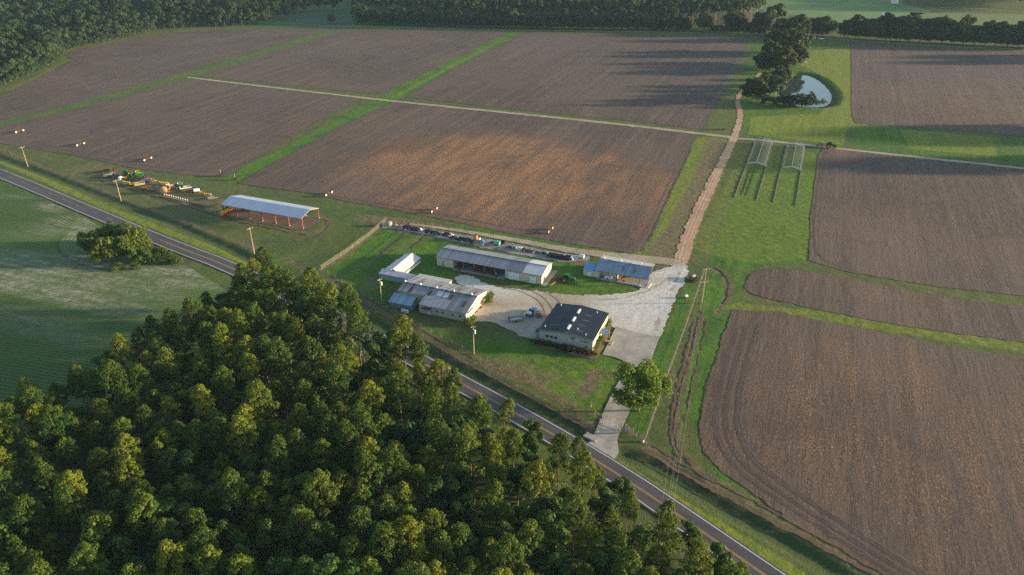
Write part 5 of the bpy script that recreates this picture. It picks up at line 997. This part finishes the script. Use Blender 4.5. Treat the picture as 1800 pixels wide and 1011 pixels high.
combine('dark green machine with pale top in the back row',316,331.5,R(190),.75,group=G1,mat=DGR,m2=paint((0.35,0.45,0.36),.7)); wagon('plank_wagon','wagon loaded with pale planks in the back row',326.5,332.5,R(28),5,2.2,.5,paint((0.55,0.52,0.42),.8),group=G1)
harrow('disc_harrow','dark red harrow next to the plank wagon','harrow',338,337.5,R(-20),2.6,3.8,MAR,MAR,group=G1); tank('spray_tank','white tank on a red frame in the back row',346.5,338.5,.3,2.4,.75,WHT,REDP,group=G1)
spreader('yellow hopper on a red frame near the right end of the back row',357,342,.2,YEL,REDP,.75,group=G1); planter('green planter with big yellow hoppers near the right end of the rows',366.5,344.5,R(-15),4.4,GRN,YEL,group=G1,n=4); wagon('utility_trailer','small grey trailer at the right end of the machine rows',374.5,350,R(30),4.0,1.9,.3,GRY,group=G1)
planter('long green planter bar with pale seed boxes, right of the big orange machine',311,349.5,R(-28),16,DGR,CER,group=G2,n=11,k=.55); e=planter('dark green folded planter at the right end of the front row',344,362,R(-24),9,DGR,DGR,group=G2,n=9)
# machines under the roofs
header('big yellow corn header with red snouts under the left end of the pole barn',401,377,R(68+90),5.6,YEL,REDP,6,s=1.25); tractor('yellow wheeled tractor in the shade under the pole barn',432,371,AX,'tractors under roofs',body=YEL,s=.8)
combine('orange machine with a raised arm in the open bay of the long shed',838,476,R(-110),.62,mat=OPOST,m2=OPOST); harrow('cultivator','rusty cultivator in the shade of the open shed bay','cultivator',850,480,AX,1.8,2.6,RUST,RUST); harrow('plough','orange brown plough in the shade at the left of the shed bay','plough',809,473,AX,1.8,2.6,RUST,RUST); harrow('plough','small rusty plough right in the shade of the shed bay','plough',866,483,AX,1.6,2.0,RUST,TRIM); spreader('pale hopper machine in the right end of the shed bay',872,486,.3,GRY,TRIM,.6)
spreader('yellow and red machine standing under the carport roof',1095,494,0.2,YEL,REDP,.85); wagon('skiff_trailer','white skiff shaped trailer under the porch of the blue roofed store',1069,491,AX,2.6,1.0,.3,WHT)
# junk heap at the end of the drive strip
harrow('cultivator','dark purple implement on the heap beside the track end','cultivator',1216,491,R(-5),2.2,3.0,PURP,TRIM); tank('water_tank','white tank in the heap beside the track end',1219,490,0.1,1.1,.55,WHT); harrow('cultivator','rusty red implement between the heap and the fence','cultivator',1223,494,R(60),2.4,2.6,RUST,MAR)
# irrigation machine: towers on two wheels with the long pipe span
TW=[(35,232),(142,255),(260,281),(380,311),(411,318),(578,342),(763,371),(967,406)]
def tower(px,py,label):
    e=at('irrigation_tower',label,'irrigation tower',px,py,AX+R(-4),'wheeled towers of the irrigation line'); e.scale=(1.0,1.0,1.0)
    for y in (-2.1,2.1):
        m=MB(); m.tube((-.22,y,.75),(.22,y,.75),.75,.75,14); w_=m.build('wheel',BLK,e); m=MB(); m.tube((-.26,y,.75),(.26,y,.75),.52,.52,12); m.build('rim',paint((0.46,0.40,0.33),.6,0,.1,'pale_rim'),w_)
    m=MB(); m.box(-.1,.1,-2.1,2.1,.65,.85); m.tube((0,-2.0,.8),(0,0,3.6),.06); m.tube((0,2.0,.8),(0,0,3.6),.06); m.tube((0,0,.8),(0,0,3.6),.04); m.build('a_frame',RUST,e); m=MB(); m.box(-.2,.2,-.25,.25,.9,1.3); m.build('gear_box',MAR,e); return e
for i,(px,py) in enumerate([(35,232),(142,255),(260,281),(578,342),(763,371),(967,406)]): tower(px,py+1,'%s pair of pale wheels from the left in the irrigation line along the brown fields'%ORD(i+1))
m=MB(); pw=[W(*p) for p in [(35,232),(142,255),(260,281)]]; pw2=[W(*p) for p in [(578,342),(763,371),(967,406)]]
for P_ in (pw,pw2):
    m=MB()
    for a,b in zip(P_[:-1],P_[1:]): m.tube((a[0],a[1],3.7),(b[0],b[1],3.7),.08,.08,5,False)
    tag(m.build('irrigation_pipe',GRY),'thin steel irrigation pipe carried by the %s three wheeled towers'%('left' if P_ is pw else 'right'),'pipe','irrigation pipes')
for px,py,lb in ((389,310,'red irrigation cart with one pale wheel at the foot of the green strip'),(414,317,'red irrigation cart with an upright pipe at the foot of the green strip')):
    e=spreader(lb,px,py,.3,MAR,RUST,.8,name='irrigation_cart',cat='cart'); m=MB(); m.tube((0,0,1.2),(0,0,3.8),.07); m.build('stand_pipe',CER,e)
# ------------------------------------------------------------------ storage row behind the long shed
S='things stored in the row behind the long shed'
tank('concrete_tank','pale domed tank at the left end of the storage row',684,397,0,1.4,1.35,CBL,group=S,up=True)
def heap(name,label,px,py,rz,sx,sy,sz,mat,mat2,seed,cat):
    g=random.Random(seed); e=at(name,label,cat,px,py,rz,S); m=MB(); nn=10; k=6; vs=[]
    for j in range(k+1):
        t=j/k*math.pi/2
        for i in range(nn*2): a=math.pi*i/nn; q=1+g.uniform(-.22,.22); vs.append((sx*math.cos(t)*math.cos(a)*q,sy*math.cos(t)*math.sin(a)*q,sz*math.sin(t)*(1+g.uniform(-.2,.2))))
    n2=nn*2; m.add(vs,[(j*n2+i,j*n2+(i+1)%n2,(j+1)*n2+(i+1)%n2,(j+1)*n2+i) for j in range(k) for i in range(n2)]); m.build('cover',mat,e)
    for i in range(4): m=MB(); a=g.uniform(0,6.28); x=sx*1.0*math.cos(a); y=sy*1.0*math.sin(a); s=g.uniform(.2,.42); m.box(x-s,x+s,y-s*.7,y+s*.7,0,s*1.3); m.build('weight_block',mat2,e)
    return e
heap('scrap_heap','beige scrap heap second from the left in the storage row',695,397.5,AX,1.3,.9,.9,TAN,CBL,1,'heap'); heap('scrap_heap','small pinkish scrap heap left of the dark tarps',704,399,AX,.8,.8,.8,paint((0.42,0.30,0.27),.8),CBL,2,'heap')
for i,(px,py,sx,nm) in enumerate([(716,401.5,2.4,'first dark tarp heap from the left in the storage row'),(729,404,2.6,'second dark tarp heap from the left in the storage row'),(754,408.5,2.4,'third dark tarp heap, right of the white sack'),(765,411,2.2,'fourth dark tarp heap in the storage row'),(785,413.5,1.9,'dark tarp heap beside the pinkish boards'),(797,419.5,1.8,'dark heap behind the left end of the long shed'),(811,422,2.0,'dark blue heap behind the long shed'),(821,423.5,2.2,'bluish heap left of the orange bin'),(831,427,1.6,'black heap right below the orange bin')]):
    heap('tarp_heap',nm,px,py,AX,sx,1.4,1.1,DKT,GRY if i%2 else CER,10+i,'heap')
heap('white_sack','white sack between two dark tarp heaps',739.5,405,0,.6,.6,.9,WHT,CBL,30,'sack'); heap('board_pile','pinkish pile of boards left of the orange bin',792,414.5,AX,.9,.7,1.0,paint((0.55,0.38,0.33),.8),CER,31,'boards'); heap('block_pile','grey block pile at the back of the storage row',773,411,AX,1.4,.9,.7,GRY,TAN,37,'heap')
e=at('feed_bin','upright orange cylindrical bin standing in the storage row','bin',836.5,423,0,S); m=MB(); m.tube((0,0,0),(0,0,2.4),.85,.85,18,True); m.build('shell',ORG,e); m=MB(); m.tube((0,0,2.41),(0,0,2.46),.7,.7,16); m.build('opening',RUST,e)
heap('board_pile','pale board pile at the foot of the orange bin',841,424.5,AX,1.0,.8,.7,TAN,WHT,32,'boards'); tank('white_drum','small white drum right of the orange bin',842.8,421.5,0,.8,.4,WHT,group=S,up=True); heap('tarp_heap','blue tarp heap right of the orange bin',847.5,426,AX,1.2,.9,1.0,SKYB,CER,33,'heap'); tank('white_drum','small white drum on the near side of the storage row',849,431,0,.6,.4,WHT,group=S,up=True)
heap('plank_pile','low grey plank pile between blue tarp and teal tank',859,430,AX,2.2,1.0,.5,GRY,TAN,34,'planks'); heap('plank_pile','dark red and grey pile left of the teal tank',867,428,AX,1.3,.7,.8,MAR,GRY,38,'planks')
tank('teal_tank','teal horizontal tank on a red base in the storage row',873.5,431.5,AX,2.4,.75,TEAL,REDP,group=S); e=wagon('black_crate','black open crate behind the teal tank',884.5,429.5,AX,1.6,1.2,.8,BLK,BLK,S,cat='crate')
heap('tarp_heap','small dark green tarp heap right of the teal tank',895.5,435.5,AX,1.3,.7,.7,DGR,GRY,35,'heap')
def crate(label,px,py,rz,l,w_,h,mat,g=S):
    e=at('storage_crate',label,'crate',px,py,rz,g); m=MB(); m.box(-l/2,l/2,-w_/2,w_/2,.12,h); m.build('box',mat,e); m=MB(); m.box(-l/2-.05,l/2+.05,-w_/2-.05,w_/2+.05,h,h+.08); m.build('lid',mat,e); m=MB(); [m.box(x-.1,x+.1,-w_/2,w_/2,0,.12) for x in (-l/3,l/3)]; m.build('skid',TRIM,e)
crate('pale grey crate right of the green tarp heap',904,437,AX,1.6,1.2,1.0,GRY); crate('whitish crate in the middle of the storage row',914,440,AX,1.6,1.2,1.2,paint((0.60,0.56,0.52),.8)); heap('tarp_heap','dark heap right of the whitish crate',921,441,AX,.9,.9,1.1,DKT,GRY,41,'heap')
heap('scrap_heap','brown scrap heap right of the middle crate',929,442,AX,1.6,1.0,.8,RUST,PURP,42,'heap'); heap('scrap_heap','grey brown scrap heap beyond the middle crate',937.5,443,AX,1.3,.9,.8,paint((0.2,0.16,0.14),.9),WHT,43,'heap'); heap('scrap_heap','dark red scrap heap behind the white roof panel',945,445,AX,1.5,.8,.7,MAR,RUST,44,'heap'); heap('tarp_heap','green tarp heap left of the black tyre pile',956.5,446,AX,1.3,.8,.7,DGR,TEAL,45,'heap')
e=at('tyre_pile','long low pile of black tyres near the right end of the storage row','tyre pile',985,453,AX-.02,S); gt=random.Random(3)
for j in range(3):
    m=MB()
    for i in range(46):
        x=-4.6+9.2*((i+.5)/46)+gt.uniform(-.2,.2); y=(j-1)*1.0+gt.uniform(-.35,.35); z=gt.uniform(.05,.6); m.tube((x,y,z),(x+gt.uniform(-.12,.12),y+gt.uniform(-.12,.12),z+.24),.42,.42,10)
    m.build('tyre_layer',BLK,e)
heap('white_sack','white sacks at the right tip of the black tyre pile',1005,455,AX,.8,1.3,1.0,WHT,CER,46,'sack'); tank('water_tank','white tank at the right end of the storage row',1022.5,454.5,AX,1.8,.65,WHT,CBL,group=S)
e=at('concrete_ring','white open ring between the sacks and the white tank','ring',1012.7,454,0,S); m=MB()
vs=[];fs=[];n=20
for i in range(n):
    a=6.283*i/n
    for rr,z in ((.8,0),(.8,.7),(.58,.7),(.58,0)): vs.append((rr*math.cos(a),rr*math.sin(a),z))
for i in range(n):
    for k_ in range(4): fs.append((i*4+k_,((i+1)%n)*4+k_,((i+1)%n)*4+(k_+1)%4,i*4+(k_+1)%4))
m.add(vs,fs); m.build('ring_wall',CER,e)
sheet('storage_pad',[(672,394),(720,397),(800,411),(860,421),(920,432),(990,446),(1035,451),(1033,459),(985,461),(930,451),(860,438),(790,423),(715,406),(672,401)],ZF+.03,dirt_mat('storage_gravel',(0.20,0.19,0.17),(0.34,0.32,0.28),(0.14,0.13,0.10)),.5)
M_WORN=dirt_mat('worn_earth',(0.105,0.068,0.040),(0.160,0.110,0.070),(0.07,0.075,0.03)); M_PACK=dirt_mat('packed_gravel',(0.36,0.31,0.25),(0.46,0.41,0.34),(0.26,0.22,0.17)); M_PALEG=dirt_mat('washed_gravel',(0.50,0.48,0.44),(0.66,0.63,0.58),(0.36,0.33,0.29))
for k_,(L_,wd,mt) in enumerate([([(1236,545),(1222,600),(1203,670),(1190,730),(1187,765),(1197,795),(1222,822)],1.0,M_WORN),([(1224,560),(1208,620),(1190,690),(1180,740),(1180,775),(1196,805)],.8,M_WORN),([(1246,560),(1232,620),(1216,690),(1205,740)],.5,M_WORN),
  ([(1135,792),(1200,833),(1290,880),(1400,938),(1560,1022)],1.0,M_WORN),([(1150,785),(1240,838),(1340,888),(1460,955),(1600,1035)],.7,M_WORN),([(560,486),(660,545),(760,605),(860,660),(960,713),(1030,752)],.8,M_WORN),([(590,492),(700,556),(800,612),(833,630)],.5,M_WORN),([(1262,470),(1281,486),(1286,510),(1276,535)],1.4,M_WORN),
  ([(180,318),(300,352),(395,385),(540,414)],.7,M_WORN),([(450,424),(540,425),(580,404),(575,385)],.5,M_WORN),
  ([(720,408),(690,432),(664,455)],1.2,M_WORN),([(750,415),(725,436)],.9,M_WORN)]): ribbon('worn_strip',L_,wd,ZF+.008+.0015*k_,mt,0.55)
for k_,(L_,wd,mt) in enumerate([([(1196,478),(1182,505),(1165,540),(1152,582)],1.1,M_PACK),([(1189,478),(1172,510),(1155,545),(1140,578)],.9,M_PALEG),([(1180,488),(1140,512),(1090,526),(1030,528),(980,522)],1.0,M_PACK),([(1186,497),(1150,520),(1100,536),(1075,545)],1.6,M_PALEG),([(1175,475),(1145,482),(1128,497)],1.2,M_PALEG),([(1178,512),(1166,535),(1160,560)],1.4,M_PALEG),([(1120,548),(1115,570)],2.0,M_PALEG),([(870,560),(905,575),(940,588)],1.4,M_PACK),([(1205,470),(1200,480),(1192,500)],1.0,M_PALEG)]): ribbon('worn_strip',L_,wd,ZF+.036+.0007*k_,mt,0.9)
# ------------------------------------------------------------------ poles and wires
def pole(px,py,h,rz,label,xf=False,arm=1.2,arms=1):
    e=at('utility_pole',label,'utility pole',px,py,rz,'wooden utility poles'); m=MB(); m.tube((0,0,-.5),(0,0,h),.19,.12,10); m.build('mast',POLE,e)
    for k_ in range(arms):
        z=h-.55-k_*4.6; m=MB(); m.box(-arm,arm,-.22,-.10,z,z+.14); a=m.build('crossarm',POLE,e)
        for x in (-arm+.1,-.5,arm-.1): m=MB(); m.tube((x,-.16,z+.14),(x,-.16,z+.36),.06,.04,6); m.build('insulator',CER,a)
    if xf: m=MB(); m.tube((.42,-.1,h-2.6),(.42,-.1,h-1.5),.32,.32,12); m.tube((.42,-.1,h-1.5),(.42,-.1,h-1.35),.32,.1,12); m.build('transformer',CER,e)
    return e
ra=R(55)
pole(48.8,292,9.9,ra,'utility pole at the far left between the road and the irrigated field'); pole(212.7,352,9.5,ra,'utility pole in front of the rows of farm machines'); pole(447,446,10.7,ra,'utility pole on the grass below the pole barn'); pole(671,532,9.0,R(40),'utility pole with pale transformer at the left corner of the workshop',True,.8); pole(833,622,9.6,R(10),'utility pole with transformer on the lawn between workshop and office',True,.7); pole(1233.3,533,13.0,R(20),'tall utility pole by the junk heap at the end of the yard',arm=1.3,arms=2)
PT_=[(W(48.8,292),9.4),(W(212.7,352),9.0),(W(447,446),10.2),(W(671,532),8.5),(W(833,622),9.1)]
def wire(P0,z0,P1,z1,off,sag,r_,name,label,grp):
    m=MB(); a=Vector((*P0,z0)); b=Vector((*P1,z1)); d=(b-a); n_=Vector((-d.y,d.x,0)).normalized()*off; pr=None
    for i in range(21):
        t=i/20; p=a+d*t+n_-Vector((0,0,sag*4*t*(1-t)))
        if pr is not None: m.tube(tuple(pr),tuple(p),r_,r_,4,False)
        pr=p
    tag(m.build(name,WIRE),label,'wire',grp)
pn=['far left pole and the machine row pole','machine row pole and the pole below the barn','pole below the barn and the workshop pole','workshop pole and the lawn pole']
for i in range(4): wire(PT_[i][0],PT_[i][1],PT_[i+1][0],PT_[i+1][1],0.0,1.0,.018,'overhead_wire','thin overhead wire strung between the %s'%pn[i],'overhead wires')
Fp=W(1233.3,533); Gp=W(1167,925,11.2)
pole_g=None
for k_,(off,z,zz_) in enumerate(((-1.15,12.7,11.3),(0.0,13.1,11.9),(1.15,12.7,11.3),(0.3,8.3,8.6))): wire(Fp,z,Gp,zz_,off,1.2,.011,'power_line','%s of the four power lines running from the tall pole towards the forest'%['leftmost','middle','rightmost','lowest'][k_],'power lines from the tall pole')
x,y=Gp; e=empty('utility_pole',(x,y,0),R(20)); tag(e,'utility pole hidden among the pines across the road','utility pole','wooden utility poles'); m=MB(); m.tube((0,0,0),(0,0,11.9),.17,.12,8); m.build('mast',POLE,e); m=MB(); m.box(-1.25,1.25,-.2,-.1,11.2,11.32); m.build('crossarm',POLE,e)
wire(W(833,622),8.9,W(742,590),8.5,0,.5,.02,'overhead_wire','service wire leading from the lawn pole across the road to the forest','overhead wires'); wire(W(833,622),8.7,uv2w(-87.5,181),4.3,0,.4,.02,'overhead_wire','service wire from the lawn pole to the workshop corner','overhead wires')
# ------------------------------------------------------------------ fences and gate
def fence(pts,step,h,label,grp=None,mat=POLE,wires=3,mesh=False):
    P=dens([Vector(W(*p)) for p in pts],step,False); o=P[0]; e=empty('wire_fence',(o.x,o.y,0)); tag(e,label,'fence',grp)
    for p in P: m=MB(); m.tube((p.x-o.x,p.y-o.y,0),(p.x-o.x,p.y-o.y,h),.06,.05,5); m.build('post',mat,e)
    m=MB()
    for k_ in range(wires):
        z=h*(.3+.65*k_/(wires-1))
        for a,b in zip(P[:-1],P[1:]): m.tube((a.x-o.x,a.y-o.y,z),(b.x-o.x,b.y-o.y,z),.018,.018,3,False)
    m.build('wire_strands',GRY,e)
    if mesh:
        m=MB(); vs=[];fs=[]
        for i,p in enumerate(P): vs+=[(p.x-o.x,p.y-o.y,.05),(p.x-o.x,p.y-o.y,h-.05)]
        for i in range(len(P)-1): fs.append((2*i,2*i+2,2*i+3,2*i+1))
        m.add(vs,fs); m.build('mesh_panel',CHAIN,e)
    return e
CHAIN=bpy.data.materials.new('chain_mesh'); CHAIN.use_nodes=True; nt=CHAIN.node_tree; nt.nodes['Principled BSDF'].inputs['Base Color'].default_value=(.30,.27,.16,1); tr=nt.nodes.new('ShaderNodeBsdfTransparent'); mx=nt.nodes.new('ShaderNodeMixShader'); mx.inputs[0].default_value=.16; nt.links.new(tr.outputs[0],mx.inputs[1]); nt.links.new(nt.nodes['Principled BSDF'].outputs[0],mx.inputs[2]); nt.links.new(mx.outputs[0],nt.nodes['Material Output'].inputs['Surface'])
fence([(565,474),(610,444),(648,416),(678,390)],3.2,1.9,'pale mesh fence crossing the lawn between barn and greenhouse',mesh=True)
fence([(680,388),(760,399),(860,415),(960,433),(1060,449),(1180,468)],3.6,1.8,'thin wire fence between the storage row and the sandy lane')
fence([(1237,482),(1205,575),(1170,670),(1134,775)],4.0,1.4,'straight wire fence on the strip right of the driveway')
fence([(1134,775),(1118,768),(1104,757)],2.6,1.4,'short wire fence right of the gate')
fence([(565,474),(640,520),(740,575),(833,624),(906,654),(980,697),(1042,731)],4.0,1.3,'long low wire fence along the ditch below the lawn')
e=at('farm_gate','white tubular farm gate swung across the concrete driveway','gate',1056,742,0); g0=Vector(W(1060,745)); g1_=Vector(W(1092,757)); o=Vector(W(1056,742))
for a,b,nm in ((g0,g0+(g1_-g0)*.48,'left'),(g1_,g0+(g1_-g0)*.53,'right')):
    m=MB(); a=a-o;b=b-o
    for z in (.25,.6,.95,1.3): m.tube((a.x,a.y,z),(b.x,b.y,z),.045,.045,6)
    for t_ in (0,.5,1): p=a+(b-a)*t_; m.tube((p.x,p.y,.2),(p.x,p.y,1.35),.05,.05,6)
    m.tube((a.x,a.y,.25),(b.x,b.y,1.3),.035,.035,5); m.build('gate_leaf',CER,e)
for p in (g0,g1_): m=MB(); q_=p-o; m.tube((q_.x,q_.y,0),(q_.x,q_.y,1.8),.11,.11,8); m.build('gate_post',POLE,e)
def brace(px,py,label):
    e=at('brace_post',label,'fence brace',px,py,R(-35),'timber fence braces'); m=MB(); m.tube((0,0,0),(0,0,1.9),.1); m.tube((2.2,0,0),(2.2,0,1.6),.09); m.build('post',POLE,e); m=MB(); m.tube((0,0,1.8),(2.2,0,.2),.07); m.tube((0,0,1.3),(2.2,0,1.3),.06); m.build('rail',POLE,e)
brace(1045,731,'timber fence brace left of the gate'); brace(1099,755,'timber fence brace right of the gate')
def board(name,label,px,py,rz,w_,h,z0,mat,cat='sign',posts=2):
    e=at(name,label,cat,px,py,rz); m=MB(); m.box(-w_/2,w_/2,-.03,.03,z0,z0+h); m.build('panel',mat,e); m=MB()
    for x in ((-w_/2+.1,w_/2-.1) if posts==2 else (0,)): m.box(x-.04,x+.04,.034,.11,0,z0+h)
    m.build('post',POLE,e)
board('notice_board','grey blank notice board beside the right gate post',1102,762,R(-25),1.2,1.0,.5,paint((0.45,0.50,0.56),.6)); board('notice_board','small blue grey box sign at the left gate post',1056,739,R(-25),.8,.9,.7,SKYB); board('mail_box','white mailbox on a post at the mouth of the driveway',1050.5,765,R(-40),.35,.4,1.0,WHT,'mailbox',1); board('marker_post','white marker post on the lawn left of the driveway',1039,717,R(-30),.25,1.3,.3,WHT,'marker',1); board('marker_post','thin pale stake on the lawn near the office corner',1077,657,R(-30),.12,1.5,.2,POLE,'marker',1)
tank('gas_tank','small white round tank on the strip between driveway and fence',1206,524,.3,.9,.45,WHT,TRIM); tank('marker_drum','small white drum at the near end of the straight fence',1130,777,0,.6,.3,WHT,up=True)
board('white_box','white box sign on the grass beside the blue roofed store',1167,477,R(-20),1.2,.9,.2,WHT,'sign'); board('marker_post','thin tan post at the bend of the sandy lane',1174,471,R(0),.2,1.4,.1,POLE,'marker',1)
e=at('culvert_headwall','grey concrete culvert wall under the left side of the driveway mouth','culvert',1036,772,R(-38)); m=MB(); m.box(-1.8,1.8,-.2,.2,-1.0,.25); m.build('wall',CBL,e); m=MB(); m.slab((-1.8,.204,.2),(1.8,.204,.2),(1.8,2.0,.1),(-1.8,2.0,.1),.3); m.build('apron',CBL,e)
for px,py,lb in ((1262,228,'left grey machine by the track crossing'),(1273,228,'right grey machine by the track crossing')): harrow('pump_unit',lb,'pump',px,py,AX,2.2,1.8,GRY,TRIM,group='pump machines by the track crossing')
wagon('parked_car','small white car parked by the far lane above the hay meadow',1443,70,0.1,3.6,1.7,.6,WHT,cat='car'); wagon('bench_cart','small pale cart on the hay meadow above the pond',1416,111,0.1,2.6,1.4,.4,CER,cat='cart')
board('white_hut','small white structure among the far right row trees',1552,31,R(0),4,5,0,WHT,'hut')
tank('white_silo','white silo at the top edge of the far green field',1572,6,0,9,4,WHT,up=True,cat='silo')
# dead tree standing above the left wood
x,y=W(52,122); m=MB(); m.tube((0,0,0),(.3,0,13),.4,.2,7); e=empty('dead_tree',(x,y,0)); tag(e,'bare dead tree with orange brown limbs above the left wood','tree'); m.build('trunk',RUST,e); m=MB(); [m.tube((.25,0,z),(.25+c_*3,s_*2,z+6),.2,.06,5) for z,c_,s_ in ((9,-.8,.3),(11,.6,.2),(12,-.2,-.6),(13,.3,.5),(10,.9,-.4))]; m.build('limb',RUST,e)
# ------------------------------------------------------------------ light, sky, haze, camera
SUN_EL=R(8.0)
w=bpy.data.worlds.new('World'); scene.world=w; w.use_nodes=True
sk=w.node_tree.nodes.new('ShaderNodeTexSky'); sk.sky_type='NISHITA'; sk.sun_disc=False; sk.sun_elevation=SUN_EL; sk.sun_rotation=R(90); sk.altitude=0; sk.air_density=1.0; sk.dust_density=1.0; sk.ozone_density=1.5
w.node_tree.links.new(sk.outputs[0],w.node_tree.nodes['Background'].inputs[0]); w.node_tree.nodes['Background'].inputs[1].default_value=0.14
sun=bpy.data.lights.new('sun','SUN'); sun.energy=5.0; sun.angle=R(2.2); sun.color=(1.0,0.79,0.53)
so=put(bpy.data.objects.new('sun',sun)); so.location=(200,200,200)
dv=Vector((math.cos(SUN_EL),0.02,math.sin(SUN_EL))); so.rotation_euler=dv.to_track_quat('Z','Y').to_euler()
HZ=MB().box(-1900,1900,-300,2200,-4,150)
hm=bpy.data.materials.new('haze'); hm.use_nodes=True; nt=hm.node_tree; nt.nodes.clear(); out=nt.nodes.new('ShaderNodeOutputMaterial'); pv=nt.nodes.new('ShaderNodeVolumePrincipled')
pv.inputs['Color'].default_value=(0.50,0.76,1.0,1); pv.inputs['Density'].default_value=0.000045; pv.inputs['Anisotropy'].default_value=0.0; nt.links.new(pv.outputs[0],out.inputs['Volume'])
tag(HZ.build('haze',hm),kind='stuff')
cam=bpy.data.cameras.new('camera'); co=put(bpy.data.objects.new('camera',cam)); co.location=(0,0,CAM_H); co.rotation_euler=(R(90)-TILT,0,0)
cam.sensor_width=36; cam.lens=F_PX/1800*36; cam.clip_end=12000; cam.clip_start=0.5; scene.camera=co
scene.view_settings.view_transform='Standard'; scene.view_settings.look='None'; scene.view_settings.exposure=EXPOSURE if 'EXPOSURE' in globals() else 1.42; scene.view_settings.gamma=1
scene.cycles.use_denoising=False; scene.cycles.max_bounces=5; scene.cycles.diffuse_bounces=3; scene.cycles.transparent_max_bounces=16; scene.cycles.volume_bounces=1
